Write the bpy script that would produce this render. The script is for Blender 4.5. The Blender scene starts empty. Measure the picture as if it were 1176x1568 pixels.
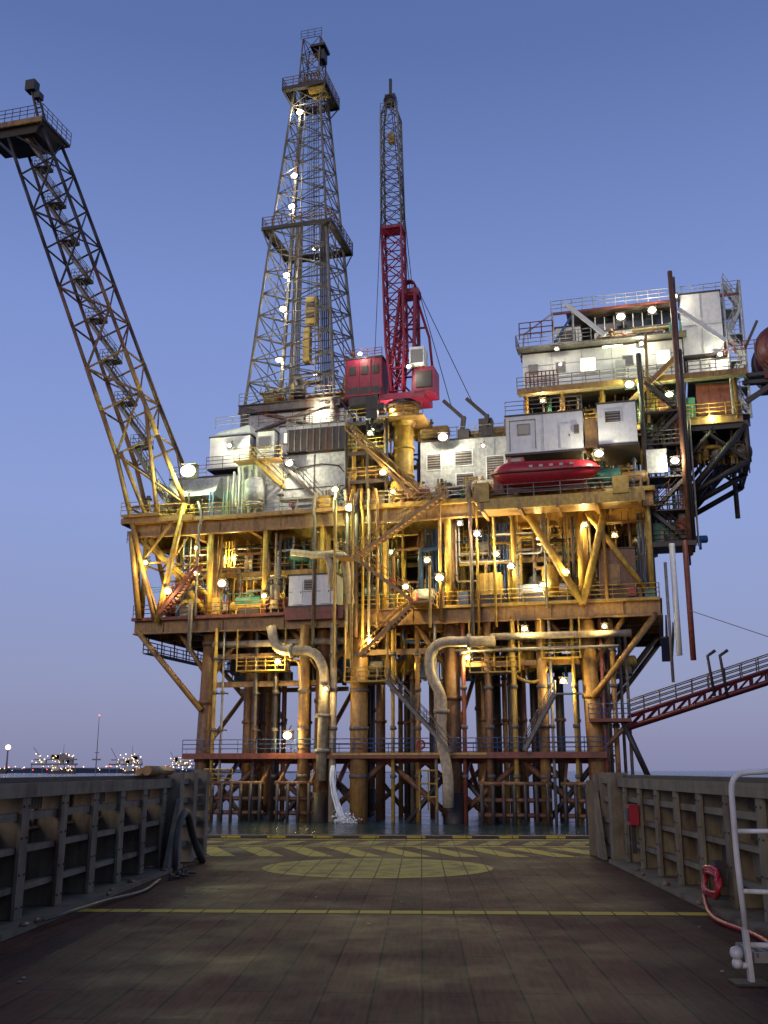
import bpy, math, random
from mathutils import Vector, Matrix
V=Vector
scene=bpy.context.scene
scene.view_settings.view_transform='Standard'
scene.view_settings.look='None'
scene.view_settings.exposure=0

# ------------------------------------------------------------ materials
MATS={}
def nt(name):
    m=bpy.data.materials.new(name); m.use_nodes=True
    n=m.node_tree; b=n.nodes['Principled BSDF']
    return m,n,b
def rgba(c): return (c[0],c[1],c[2],1)
def paint(name,base,rust=0.35,rustc=(0.13,0.045,0.018),rough=0.5,scale=0.7,metal=0.0,var=0.35,streak=0.55):
    m,n,b=nt(name); N=n.nodes.new; L=n.links.new
    tc=N('ShaderNodeTexCoord'); mp=N('ShaderNodeMapping'); mp.inputs['Scale'].default_value=(1,1,0.3)
    L(tc.outputs['Object'],mp.inputs['Vector'])
    n1=N('ShaderNodeTexNoise'); n1.inputs['Scale'].default_value=scale; n1.inputs['Detail'].default_value=9; n1.inputs['Roughness'].default_value=0.68
    L(mp.outputs[0],n1.inputs['Vector'])
    r1=N('ShaderNodeValToRGB'); r1.color_ramp.elements[0].position=0.70-0.45*rust; r1.color_ramp.elements[1].position=0.82-0.42*rust
    L(n1.outputs['Fac'],r1.inputs[0])
    n2=N('ShaderNodeTexNoise'); n2.inputs['Scale'].default_value=3.1; n2.inputs['Detail'].default_value=5
    L(tc.outputs['Object'],n2.inputs['Vector'])
    # thin vertical run-off streaks
    mp3=N('ShaderNodeMapping'); mp3.inputs['Scale'].default_value=(5,5,0.35); L(tc.outputs['Object'],mp3.inputs['Vector'])
    n3=N('ShaderNodeTexNoise'); n3.inputs['Scale'].default_value=1; n3.inputs['Detail'].default_value=4; L(mp3.outputs[0],n3.inputs['Vector'])
    r3=N('ShaderNodeMapRange'); r3.inputs['From Min'].default_value=0.52; r3.inputs['From Max'].default_value=0.72; r3.inputs['To Min'].default_value=0; r3.inputs['To Max'].default_value=streak; L(n3.outputs['Fac'],r3.inputs['Value'])
    mxf=N('ShaderNodeMath'); mxf.operation='MAXIMUM'; L(r1.outputs['Color'],mxf.inputs[0]); L(r3.outputs[0],mxf.inputs[1])
    mr=N('ShaderNodeMapRange'); mr.inputs['From Min'].default_value=0.3; mr.inputs['From Max'].default_value=0.7
    mr.inputs['To Min'].default_value=1-var; mr.inputs['To Max'].default_value=1.0+var*0.3
    L(n2.outputs['Fac'],mr.inputs['Value'])
    mx=N('ShaderNodeMix'); mx.data_type='RGBA'; mx.inputs[6].default_value=rgba(base); mx.inputs[7].default_value=rgba(rustc)
    L(mxf.outputs[0],mx.inputs[0])
    mu=N('ShaderNodeVectorMath'); mu.operation='SCALE'
    L(mx.outputs[2],mu.inputs[0]); L(mr.outputs[0],mu.inputs['Scale'])
    L(mu.outputs[0],b.inputs['Base Color'])
    b.inputs['Roughness'].default_value=rough; b.inputs['Metallic'].default_value=metal
    bp=N('ShaderNodeBump'); bp.inputs['Strength'].default_value=0.25; bp.inputs['Distance'].default_value=0.03
    L(n2.outputs['Fac'],bp.inputs['Height']); L(bp.outputs[0],b.inputs['Normal'])
    MATS[name]=m; return m
paint('yellow',(0.54,0.35,0.055),0.34,rustc=(0.20,0.08,0.03))
paint('ochre',(0.39,0.22,0.06),0.42,rustc=(0.14,0.06,0.03))
paint('legpaint',(0.38,0.21,0.055),0.42,rustc=(0.17,0.07,0.03))
paint('legpaint_dark',(0.24,0.125,0.05),0.46,rustc=(0.11,0.05,0.03))
paint('rustbrown',(0.22,0.11,0.055),0.5)
paint('rustred',(0.24,0.06,0.035),0.42)
paint('dark',(0.040,0.033,0.030),0.4,rustc=(0.08,0.04,0.02))
paint('grey',(0.50,0.52,0.49),0.10,rustc=(0.30,0.25,0.19),streak=.35)
paint('steel',(0.18,0.16,0.13),0.4)
paint('derrickpaint',(0.24,0.22,0.18),0.35)
paint('galv',(0.29,0.27,0.23),0.28)
paint('white',(0.82,0.83,0.78),0.03,rustc=(0.50,0.42,0.32),var=0.12,streak=.3)
paint('cream',(0.46,0.38,0.25),0.32,rustc=(0.25,0.13,0.06))
paint('red',(0.40,0.018,0.028),0.1,rustc=(0.2,0.03,0.02),rough=0.4,var=0.25)
paint('crimson',(0.32,0.012,0.05),0.2,rustc=(0.11,0.03,0.03))
paint('maroon',(0.12,0.015,0.02),0.2,rustc=(0.06,0.02,0.02))
paint('blue',(0.04,0.12,0.28),0.3)
paint('green',(0.06,0.22,0.16),0.3)
paint('black',(0.015,0.015,0.016),0.1)
paint('oldgrey',(0.20,0.165,0.10),0.42,rustc=(0.10,0.055,0.03),rough=0.6,scale=1.6)
paint('olddark',(0.070,0.055,0.036),0.4,rustc=(0.05,0.027,0.018),rough=0.65,scale=1.6)
paint('railwhite',(0.74,0.74,0.70),0.12,rustc=(0.3,0.14,0.07),rough=0.35,scale=5)
paint('land',(0.03,0.035,0.04),0.0)
paint('citywall',(0.22,0.21,0.22),0.0)
def simple(name,c,rough=0.4,metal=0,emit=None,es=0):
    m,n,b=nt(name); b.inputs['Base Color'].default_value=rgba(c); b.inputs['Roughness'].default_value=rough; b.inputs['Metallic'].default_value=metal
    if emit: b.inputs['Emission Color'].default_value=rgba(emit); b.inputs['Emission Strength'].default_value=es
    MATS[name]=m
simple('glass',(0.02,0.03,0.04),0.08)
simple('litwin',(0.5,0.5,0.4),0.4,emit=(1,0.92,0.6),es=1.6)
simple('lens_warm',(0.5,0.5,0.4),0.4,emit=(1,0.80,0.40),es=6)
simple('lens_green',(0.5,0.5,0.4),0.4,emit=(0.85,1.0,0.62),es=6)
simple('lens_white',(0.5,0.5,0.4),0.4,emit=(1,0.94,0.78),es=6)
simple('citylight',(0.5,0.5,0.4),0.4,emit=(1,0.62,0.30),es=4)
simple('citylight_white',(0.5,0.5,0.4),0.4,emit=(1,0.90,0.74),es=4)
simple('redlight',(0.5,0.1,0.1),0.4,emit=(1,0.12,0.08),es=5)
simple('tube_lamp',(0.8,0.8,0.8),0.4,emit=(1,0.97,0.75),es=10)
simple('foam',(0.8,0.84,0.86),0.6)
simple('cable',(0.03,0.03,0.03),0.6)

# ------------------------------------------------------------ mesh builder
class MB:
    def __init__(s): s.v=[]; s.f=[]; s.s=[]
    def add(s,vs,fs,sm=False):
        o=len(s.v); s.v+= [tuple(p) for p in vs]; s.f+=[tuple(i+o for i in f) for f in fs]; s.s+=[sm]*len(fs)
    def hexa(s,p): s.add(p,[(0,3,2,1),(4,5,6,7),(0,1,5,4),(1,2,6,5),(2,3,7,6),(3,0,4,7)])
    def box(s,x0,x1,y0,y1,z0,z1):
        s.hexa([(x0,y0,z0),(x1,y0,z0),(x1,y1,z0),(x0,y1,z0),(x0,y0,z1),(x1,y0,z1),(x1,y1,z1),(x0,y1,z1)])
    def frame(s,a,b):
        d=(b-a).normalized(); up=V((0,0,1)) if abs(d.z)<0.95 else V((0,1,0))
        x=d.cross(up).normalized(); y=x.cross(d).normalized(); return d,x,y
    def beam(s,a,b,w,h=None):
        a=V(a);b=V(b); h=h or w
        d,x,y=s.frame(a,b); x=x*w/2; y=y*h/2
        s.hexa([a-x-y,a+x-y,b+x-y,b-x-y,a-x+y,a+x+y,b+x+y,b-x+y])
    def ibeam(s,a,b,w,h):
        a=V(a);b=V(b); t=max(0.06,h*0.08)
        z=V((0,0,h/2-t/2)); s.beam(a,b,0.05,h-2*t); s.beam(a+z,b+z,w,t); s.beam(a-z,b-z,w,t)
    def tube(s,a,b,r,r2=None,n=8):
        a=V(a);b=V(b); r2=r if r2 is None else r2
        if (b-a).length<1e-5: return
        d,x,y=s.frame(a,b); A=[];B=[]
        for i in range(n):
            c=math.cos(2*math.pi*i/n); q=math.sin(2*math.pi*i/n)
            A.append(a+(x*c+y*q)*r); B.append(b+(x*c+y*q)*r2)
        o=len(s.v); s.add(A+B,[(i,(i+1)%n,n+(i+1)%n,n+i) for i in range(n)],n>=8)
        s.f.append(tuple(o+i for i in reversed(range(n)))); s.s.append(False)
        s.f.append(tuple(o+n+i for i in range(n))); s.s.append(False)
    def path(s,pts,r,n=8,br=None):
        pts=[V(p) for p in pts]
        if br:
            q=[pts[0]]
            for i in range(1,len(pts)-1):
                p=pts[i]; l1=(pts[i-1]-p); l2=(pts[i+1]-p)
                k1=min(br,l1.length*0.49); k2=min(br,l2.length*0.49)
                a=p+l1.normalized()*k1; b=p+l2.normalized()*k2
                for j in range(6):
                    t=j/5; q.append(a*(1-t)**2+p*2*t*(1-t)+b*t*t)
            q.append(pts[-1]); pts=q
        ref=None; rings=[]
        for i,p in enumerate(pts):
            if i==0: d=pts[1]-p
            elif i==len(pts)-1: d=p-pts[i-1]
            else: d=(pts[i+1]-p).normalized()+(p-pts[i-1]).normalized()
            d=d.normalized()
            if ref is None: ref=V((0,0,1)) if abs(d.z)<0.9 else V((0,1,0))
            x=d.cross(ref)
            if x.length<1e-4: x=d.cross(V((1,0,0.1)))
            x.normalize(); y=x.cross(d).normalized(); ref=y
            rings.append([p+(x*math.cos(2*math.pi*k/n)+y*math.sin(2*math.pi*k/n))*r for k in range(n)])
        vs=[v for rr in rings for v in rr]; fs=[]
        for i in range(len(rings)-1):
            for k in range(n): fs.append((i*n+k,i*n+(k+1)%n,(i+1)*n+(k+1)%n,(i+1)*n+k))
        fs.append(tuple(reversed(range(n)))); fs.append(tuple((len(rings)-1)*n+k for k in range(n)))
        s.add(vs,fs,True)
    def ball(s,c,rx,ry=None,rz=None,n=12,m=8):
        ry=ry or rx; rz=rz or rx; c=V(c); vs=[];fs=[]
        for i in range(m+1):
            t=math.pi*i/m
            for k in range(n):
                p=2*math.pi*k/n; vs.append(c+V((rx*math.sin(t)*math.cos(p),ry*math.sin(t)*math.sin(p),rz*math.cos(t))))
        for i in range(m):
            for k in range(n): fs.append((i*n+k,(i+1)*n+k,(i+1)*n+(k+1)%n,i*n+(k+1)%n))
        s.add(vs,fs,True)
    def vessel(s,a,b,r,n=14):
        a=V(a);b=V(b); s.tube(a,b,r,n=n); d=(b-a).normalized()
        for sg,p in ((-1,a),(1,b)):
            q=[(0.0,1.0),(0.2,0.9),(0.35,0.65),(0.42,0.3)]
            for i in range(3):
                p0=p+d*sg*r*q[i][0]; p1=p+d*sg*r*q[i+1][0]
                s.tube(p0,p1,r*q[i][1],r*q[i+1][1],n=n)
    def ring(s,c,R_,r,axis='z',n=20,m=6):
        pts=[]
        for i in range(n+1):
            t=2*math.pi*i/n; a=R_*math.cos(t); b=R_*math.sin(t)
            pts.append(V(c)+(V((a,b,0)) if axis=='z' else V((a,0,b)) if axis=='y' else V((0,a,b))))
        s.path(pts,r,m)
    def rail(s,pts,h=1.1,sp=1.7,r=0.035,mid=2):
        pts=[V(p) for p in pts]
        for a,b in zip(pts[:-1],pts[1:]):
            L=(b-a).length; k=max(1,round(L/sp))
            for i in range(k+1):
                p=a+(b-a)*i/k; s.tube(p,p+V((0,0,h)),r,n=4)
            for j in range(mid+1):
                z=V((0,0,h*(1-j/(mid+1)))); s.tube(a+z,b+z,r,n=4)
    def stair(s,a,b,w=0.9,rail=True,tr=0.25,wd=(0,1,0)):
        a=V(a);b=V(b); wv=V(wd)*w/2
        for sg in (-1,1):
            s.beam(a+wv*sg,b+wv*sg,0.06,0.28)
            if rail:
                for zz in (0.55,1.05): s.tube(a+wv*sg+V((0,0,zz)),b+wv*sg+V((0,0,zz)),0.035,n=4)
                k=max(2,int((b-a).length/1.5))
                for i in range(k+1):
                    p=a+(b-a)*i/k+wv*sg; s.tube(p,p+V((0,0,1.05)),0.035,n=4)
        n=max(2,int(abs(b.z-a.z)/tr)); d=(b-a); hd=V((d.x,d.y,0)).normalized()*0.13
        for i in range(1,n):
            p=a+d*i/n; q=[p-hd-wv,p+hd-wv,p+hd+wv,p-hd+wv]
            s.hexa([x-V((0,0,.02)) for x in q]+[x+V((0,0,.02)) for x in q])
    def lattice(s,ring,n,rc,rb,style='X',hz=True,sec=6):
        rr=[[V(p) for p in ring(i/n)] for i in range(n+1)]
        K=len(rr[0])
        for i in range(n):
            for k in range(K):
                s.tube(rr[i][k],rr[i+1][k],rc,n=sec)
                k2=(k+1)%K
                if style=='X' or (i+k)%2==0: s.tube(rr[i][k],rr[i+1][k2],rb,n=4)
                if style=='X' or (i+k)%2==1: s.tube(rr[i][k2],rr[i+1][k],rb,n=4)
        if hz:
            for i in range(n+1):
                for k in range(K): s.tube(rr[i][k],rr[i][(k+1)%K],rb*1.1,n=4)

class Grp:
    def __init__(s,name,loc=(0,0,0),rz=0):
        s.e=bpy.data.objects.new(name,None); scene.collection.objects.link(s.e)
        s.e.location=loc; s.e.rotation_euler=(0,0,rz); s.p={}; s.e.empty_display_size=0.5
    def __call__(s,part,mat):
        return s.p.setdefault((part,mat),MB())
    def done(s):
        for (part,mat),b in s.p.items():
            if not b.v: continue
            me=bpy.data.meshes.new(part); me.from_pydata(b.v,[],b.f); me.update()
            me.polygons.foreach_set('use_smooth',b.s)
            me.materials.append(MATS[mat])
            o=bpy.data.objects.new(part+'_'+mat,me); scene.collection.objects.link(o); o.parent=s.e
PL=((0,85,0),math.radians(-15))
def P(name): return Grp(name,*PL)
WARM=(1,0.76,0.30); GRN=(0.84,1.0,0.50); WHT=(1,0.93,0.72)
def lamp(g,u,v,h,pw,col=WARM,r=0.24,fix=True):
    """floodlight: glowing lens, housing and the light it throws forward"""
    lens={WARM:'lens_warm',GRN:'lens_green',WHT:'lens_white'}[col]; r=r*.62
    g('lamp_lenses',lens).ball((u,v,h),r*1.2,r*.7,r*.95,14,8)
    l=bpy.data.lights.new('lamp_bulb','POINT'); l.energy=pw*(.82 if col==WARM else 1.0); l.color=col; l.shadow_soft_size=.12
    o=bpy.data.objects.new('lamp_bulb',l); scene.collection.objects.link(o); o.parent=g.e; o.location=(u,v-r-.2,h-.1)
    if fix:
        m=g('lamp_housings','dark'); m.box(u-r-.12,u+r+.12,v-.05,v+r+.2,h+r+.04,h+r+.10); m.box(u-r-.12,u+r+.12,v+r+.04,v+r+.12,h-r,h+r+.037)
        m.tube((u,v+r,h+r+.1),(u,v+r+.6,h+r+.5),.05,n=4)

# ------------------------------------------------------------ generic parts
def module(g,part,mat,u0,u1,v0,v1,h0,h1,ribs=0.9,trim='dark',roof=True):
    b=g(part,mat); b.box(u0,u1,v0,v1,h0,h1)
    n=max(1,int((u1-u0)/ribs)) if ribs else 0
    for i in range(n+1) if ribs else []:
        x=u0+(u1-u0)*i/n; b.box(x-.04,x+.04,v0-0.05,v0+.01,h0+.1,h1-.1)
    n=max(1,int((v1-v0)/ribs)) if ribs else 0
    for i in range(n+1) if ribs else []:
        y=v0+(v1-v0)*i/n; b.box(u1-.01,u1+.05,y-.04,y+.04,h0+.1,h1-.1); b.box(u0-.05,u0+.01,y-.04,y+.04,h0+.1,h1-.1)
    t=g(part+'_trim',trim); t.box(u0-.12,u1+.12,v0-.12,v1+.12,h0-.18,h0-.003)
    if roof: t.box(u0-.1,u1+.1,v0-.1,v1+.1,h1+.003,h1+.12)
def window(g,u0,u1,h0,h1,v,mat='glass',fr='galv'):
    f=g('window_frames',fr)
    f.box(u0-.08,u1+.08,v-.09,v-.02,h1,h1+.08); f.box(u0-.08,u1+.08,v-.09,v-.02,h0-.08,h0)
    f.box(u0-.08,u0,v-.09,v-.02,h0,h1); f.box(u1,u1+.08,v-.09,v-.02,h0,h1)
    g('windows',mat).box(u0,u1,v-.07,v-.02,h0,h1)
def louvre(g,u0,u1,h0,h1,v):
    window(g,u0,u1,h0,h1,v,'dark','white')
    b=g('louvres','galv'); n=max(3,int((h1-h0)/.22))
    for i in range(n):
        z=h0+(h1-h0)*(i+.3)/n; b.box(u0,u1,v-.12,v-.071,z,z+.08)
def door(g,u,h,v,mat='grey'):
    g('doors',mat).box(u,u+.85,v-.1,v-.02,h,h+2.0); g('door_handles','dark').box(u+.68,u+.76,v-.14,v-.1,h+.95,h+1.1)
def wheel(g,c,r,mat='red',axis='y'):
    b=g('valve_wheels',mat); b.ring(c,r,.035,axis,12,4)
    c=V(c); 
    if axis=='y': b.tube(c-V((r,0,0)),c+V((r,0,0)),.025,n=4); b.tube(c-V((0,0,r)),c+V((0,0,r)),.025,n=4); b.tube(c,c+V((0,.5,0)),.04,n=4)
def clutter(g,u0,u1,v0,v1,h0,h1,n,seed,dens=1.0):
    R=random.Random(seed); H=h1-h0
    pm=['yellow','yellow','yellow','ochre','ochre','cream','galv','steel','rustbrown','rustred','grey','dark','dark','steel','blue','green']
    for i in range(n):
        u=R.uniform(u0,u1); v=v0+(v1-v0)*R.random()**1.3; t=R.random(); m=R.choice(pm)
        if t<0.14:
            r=R.uniform(.3,.7); hh=min(H*.8,R.uniform(1.4,3.2)); b=g('vessels',m); b.vessel((u,v,h0+.5+r*.4),(u,v,h0+hh),r)
            for a in (0,2.1,4.2): b.tube((u+r*.8*math.cos(a),v+r*.8*math.sin(a),h0),(u+r*.8*math.cos(a),v+r*.8*math.sin(a),h0+.9),.06,n=4)
            b.tube((u,v,h0+hh),(u,v,h1),.1,n=6); b.tube((u-r-.3,v,h0+hh*.6),(u,v,h0+hh*.6),.12,n=6)
        elif t<0.26:
            r=R.uniform(.3,.65); l=R.uniform(1.5,3.5); b=g('vessels',m); z=h0+.5+r
            b.vessel((u-l/2,v,z),(u+l/2,v,z),r); b.box(u-l*.35-.1,u-l*.35+.1,v-r*.8,v+r*.8,h0,z-.3*r); b.box(u+l*.35-.1,u+l*.35+.1,v-r*.8,v+r*.8,h0,z-.3*r)
            b.tube((u,v,z),(u,v,z+r+.7),.12,n=6); g('flanges','steel').tube((u,v,z+r+.3),(u,v,z+r+.42),.22,n=8)
        elif t<0.42:
            w=R.uniform(.6,1.6);d=R.uniform(.5,1.1);hh=R.uniform(.8,2.0); b=g('skids',m)
            b.box(u-w/2,u+w/2,v-d/2,v+d/2,h0+.15,h0+hh); g('skid_frames','dark').box(u-w/2-.1,u+w/2+.1,v-d/2-.1,v+d/2+.1,h0,h0+.147)
            b.box(u-w*.35,u-w*.02,v-d/2-.05,v-d/2-.003,h0+.35,h0+hh-.2); g('skid_frames','galv').box(u+w*.08,u+w*.38,v-d/2-.04,v-d/2-.003,h0+.4,h0+hh*.7)
            b.tube((u,v,h0+hh),(u,v,h1),.06,n=5)
        elif t<0.75:
            r=R.choice([.06,.08,.1,.14,.2]); p=[V((u,v,h0))]; z=h0+R.uniform(.6,H*.9); p.append(V((u,v,z)))
            du=R.choice([-1,1])*R.uniform(1.2,5); uu=min(max(u+du,u0),u1); p.append(V((uu,v,z)))
            if R.random()<.6: p.append(V((uu,v,h1)))
            else: p.append(V((uu,v,h0+.2)))
            g('pipework',m).path(p,r,8,br=.35)
            for q in ((u,v,z-.55),(uu,v,z+(.5 if p[-1].z>z else -.5))):
                q=V(q); g('flanges','steel').tube(q,q+V((0,0,.12)),r*1.7,n=8)
            if R.random()<.5: wheel(g,(u+.0,v-.35,z*.5+h0*.5),.22,R.choice(['red','blue','yellow','rustred']))
        elif t<0.88:
            l=R.uniform(2.5,7); z=h0+R.uniform(.55,.97)*H; k=R.randint(2,5); ua=max(u-l/2,u0);ub=min(u+l/2,u1)
            for j in range(k): g('pipework',R.choice(pm)).tube((ua,v+j*.25,z),(ub,v+j*.25,z),R.choice([.05,.07,.1]),n=6)
            for x in (ua+.2,(ua+ub)/2,ub-.2): g('pipe_supports','ochre').box(x-.05,x+.05,v-.15,v+k*.25,z-.24,z-.12); g('pipe_supports','ochre').tube((x,v-.1,z-.2),(x,v-.1,h1),.04,n=4)
        else:
            k=R.randint(2,4)
            for j in range(k): g('pipework',m).tube((u+j*.3,v,h0),(u+j*.3,v,h1),R.choice([.06,.08,.12]),n=6)
def deck(g,u0,u1,v0,v1,zb,zt,mat='ochre',nu=8,nv=4,sec=1.4):
    b=g('deck_girders',mat); H=zt-zb; z=(zt+zb)/2
    for j in range(nv+1):
        v=v0+(v1-v0)*j/nv; b.ibeam((u0,v,z),(u1,v,z),.4,H)
    for i in range(nu+1):
        u=u0+(u1-u0)*i/nu; b.ibeam((u,v0+.03,z),(u,v1-.03,z),.36,H-.02)
    n=int((u1-u0)/sec)
    s=g('deck_secondary_beams','rustbrown')
    for i in range(n):
        u=u0+sec*(i+.5); s.beam((u,v0+.1,zt-.25),(u,v1-.1,zt-.25),.14,.3)
    g('deck_plates','steel').box(u0-.05,u1+.05,v0-.05,v1+.05,zt+.005,zt+.06)
    for i in range(nu):
        x=u0+(u1-u0)*(i+.5)/nu; b.box(x-.03,x+.03,v0-.18,v0-.025,zb+.1,zt-.1)

# ============================================================ OIL PLATFORM
g=P('oil_platform')
US=[-16,-5.5,5.5,16.5]; VS=[1,15]
for j,v in enumerate(VS):
    for i,u in enumerate(US):
        bu=u+(u/16)*.5; bv=v+(-.4 if j==0 else .4)
        b=g('jacket_legs','legpaint' if (i+j)%2==1 else 'legpaint_dark')
        b.tube((bu,bv,-5),(u,v,15.6),.64,n=18)
        for z in (4.7,9.5,14.6): b.tube((bu+(u-bu)*(z+5)/20.6,bv+(v-bv)*(z+5)/20.6,z),(bu+(u-bu)*(z+5)/20.6,bv+(v-bv)*(z+5)/20.6,z+.35),.74,n=18)
        g('splash_zone_sleeves','dark').tube((bu,bv,-5),(bu,bv,2.3),.80,n=18)
        b.tube((u,v,15.6),(u,v,24.6),.42,n=14)
        for s in (-1,1): g('jacket_legs','ochre').tube((u,v,11.6),(u+s*3.0,v,15.8),.22,n=8)
br=g('jacket_bracing','rustred')
for v in VS:
    for a,b_ in zip(US[:-1],US[1:]):
        br.tube((a,v,4.9),(b_,v,4.9),.3,n=10)
        m=(a+b_)/2
        g('jacket_bracing','rustbrown').tube((a,v,.2),(m,v,4.8),.24,n=8); g('jacket_bracing','rustbrown').tube((b_,v,.2),(m,v,4.8),.24,n=8)
        g('jacket_bracing','dark').tube((a,v,4.4),(m,v,-2),.22,n=8); g('jacket_bracing','dark').tube((b_,v,4.4),(m,v,-2),.22,n=8)
for u in US:
    br.tube((u,1,4.9),(u,15,4.9),.28,n=8); br.tube((u,1,.2),(u,8,4.8),.22,n=8); br.tube((u,15,.2),(u,8,4.8),.22,n=8)
    g('jacket_bracing','ochre').tube((u,1,6),(u,15,14.5),.2,n=8)
w=g('walkway','rustred'); w.box(-17.5,17.7,-.6,.5,5.25,5.4); w.beam((-17.5,-.6,5.15),(17.7,-.6,5.15),.12,.42); w.beam((-17.5,.55,5.15),(17.7,.55,5.15),.12,.42)
for i in range(24): w.box(-17.4+i*1.5,-17.3+i*1.5,-.55,.5,5.1,5.245)
w.box(-17.5,17.7,15.8,16.9,5.25,5.4)
g('walkway','yellow').box(-4.2,8.5,-.72,-.67,5.2,5.36)
g('walkway_rails','blue').rail([(-17.5,-.6,5.4),(17.7,-.6,5.4)]); g('walkway_rails','blue').rail([(-17.5,16.9,5.4),(17.7,16.9,5.4)])
g('life_ring','red').ring((3.2,-.7,6.0),.32,.08,'y',16,6)
# conductors & caissons
R=random.Random(4)
for (ua,ub,va,vb,n) in ((-14.5,-7.5,3,11,14),(-4.5,4,4,12,11),(6.5,15,4,13,12)):
    for i in range(n):
        u=R.uniform(ua,ub);v=R.uniform(va,vb);r=R.choice([.16,.22,.3,.36]); m=R.choice(['rustbrown','dark','legpaint','steel','legpaint_dark','dark'])
        g('conductors',m).tube((u,v,-4),(u,v,17),r,n=12)
        for z in (5,8,11.5,14): g('conductor_guides','rustbrown').tube((u,v,z),(u,v,z+.25),r*1.35,n=10)
for (u,v,r,m) in ((-15,-.1,.16,'yellow'),(-14.3,0,.1,'galv'),(-6.9,-.1,.45,'legpaint'),(-4.3,-.2,.3,'cream'),(-2.2,.3,.75,'legpaint'),(4.3,.0,.14,'galv'),(6.6,.2,.18,'rustred'),(8.6,.3,.3,'legpaint_dark'),
                  (10.7,0,.2,'yellow'),(12.9,.4,.42,'legpaint'),(13.6,.2,.12,'galv'),(15.4,.1,.14,'yellow'),(17.6,.2,.14,'rustred'),(18.4,1,.2,'ochre'),(0.7,.2,.16,'yellow'),(-11.5,.6,.14,'steel'),(-9.6,.4,.2,'dark'),(2.6,1,.2,'ochre')):
    g('risers',m).tube((u,v,-3),(u,v,16),r,n=12)
    for z in (3.4,7.2,10.3,13.2): g('riser_clamps','steel').tube((u,v,z),(u,v,z+.3),r+.09,n=10); g('riser_clamps','steel').beam((u,v,z+.15),(u,v+1.1,z+.15),.12)
c=g('seawater_pipes','cream')
c.path([(-9.8,-.6,15.9),(-9.3,-.6,13.8),(-5.9,-.6,13.8),(-4.9,-.7,12.2),(-5.1,-.7,3.2)],.42,14,br=1.1)
c.path([(9.4,-.9,14.0),(5.0,-1,14.1),(4.0,-1,13.2),(4.1,-1,11.3),(5.1,-1,9.8),(4.9,-1,6.6),(5.5,-1.2,3.8),(5.5,-1.2,1.2)],.42,14,br=.9)
for q in ((-5.05,-.7,8.2),(-5.05,-.7,5.4),(5.0,-1,8.4)):
    g('flanges','galv').tube(q,V(q)+V((0,0,.3)),.66,n=14)
g('flanges','galv').tube((-8,-.6,13.8),(-7.7,-.6,13.8),.64,n=14); g('flanges','galv').tube((7.2,-.95,14.05),(7.5,-.95,14.05),.64,n=14)
c.path([(-6.2,-1,21.8),(-3.2,-1,21.8),(-2.6,-1,17.5)],.34,12,br=.7)
c.path([(-8.0,-.9,22.2),(-4.5,-.9,21.6),(-4.3,-.9,19)],.30,12,br=.7)
y=g('pipe_loops','yellow'); y.path([(10.4,.2,14),(10.6,.2,11.2),(12.6,.2,10.6),(13.4,.2,12)],.13,8,br=1)
y.path([(-8.8,.4,15.5),(-8.8,.4,13.2),(-7.5,.4,13.0),(-7.4,.4,9)],.12,8,br=.5)
clutter(g,-15,20,1.5,9,11.6,15.6,90,5)
ub=g('underdeck_frames','ochre')
for (a,b_,z) in ((-16,16.5,13.6),(-16,-5.5,11.2),(5.5,16.5,12.4)):
    ub.beam((a,1,z),(b_,1,z),.3,.45); ub.beam((a,8,z),(b_,8,z),.3,.4)
g('underdeck_pipes','cream').tube((-15.5,.4,14.6),(-3,.4,14.6),.3,n=10); g('underdeck_pipes','cream').tube((9,-.6,14.4),(20,-.2,14.4),.28,n=10)
g('underdeck_pipes','galv').tube((6,-.3,13.4),(19,-.3,13.4),.12,n=8)
hb=g('hanging_platform','yellow')
hb.box(-3,.6,-1.2,2,11.0,11.12); hb.rail([(-3,-1.2,11.1),(.6,-1.2,11.1)],sp=.9); 
for u in (-3,.6): hb.tube((u,-1.2,11),(u,-1.2,16),.09,n=6)
hb.box(-3.2,-2.6,-.6,.2,13,15.6)
for (a,b_,z) in ((-13,-8.6,12.2),(7.2,11.2,11.6),(13,16,12.6)):
    hb.box(a,b_,-.2,1.4,z,z+.1); hb.rail([(a,-.2,z+.1),(b_,-.2,z+.1)],sp=.9)
    for u in (a,b_): hb.tube((u,-.2,z),(u,-.2,15.8),.07,n=6)
st=g('stairs','ochre')
st.stair((5.7,-1.6,26.2),(-2,-1.6,21.2)); st.stair((-2,-2.6,21.2),(3,-2.6,17.3)); st.stair((3,-1.6,17.2),(-1.6,-1.6,13.0))
st.box(-3.4,-1.9,-3.1,-1.1,21.05,21.2); st.rail([(-3.4,-3.1,21.2),(-1.9,-3.1,21.2)],sp=.8); st.box(2.9,4.6,-3.1,-.2,17.0,17.15); st.rail([(4.6,-3.1,17.15),(4.6,-.2,17.15)])
g('stairs','steel').stair((.6,-1.2,11),(5.8,-1.2,5.4)); g('stairs','steel').stair((11.5,-1,5.5),(14,-1,9.8)); g('stairs','galv').box(14,16,-1.4,-.5,9.7,9.8)
g('stairs','ochre').stair((-2.6,-.6,32.3),(2.8,-.6,26.4)); g('stairs','dark').stair((-9.4,.8,30.6),(-5.6,.8,26.5)); g('stairs','yellow').stair((-12.5,.6,31.5),(-9.5,.6,28.6))
g('stairs','rustred').stair((-20,-.9,17.3),(-16.5,-.9,21.4)) 
for (u,v) in ((-3.4,-3),(-1.9,-3),(4.6,-3)): g('stairs','yellow').tube((u,v,12 if u<0 else 15),(u,v,26 if u<0 else 20),.12,n=6)
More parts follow.
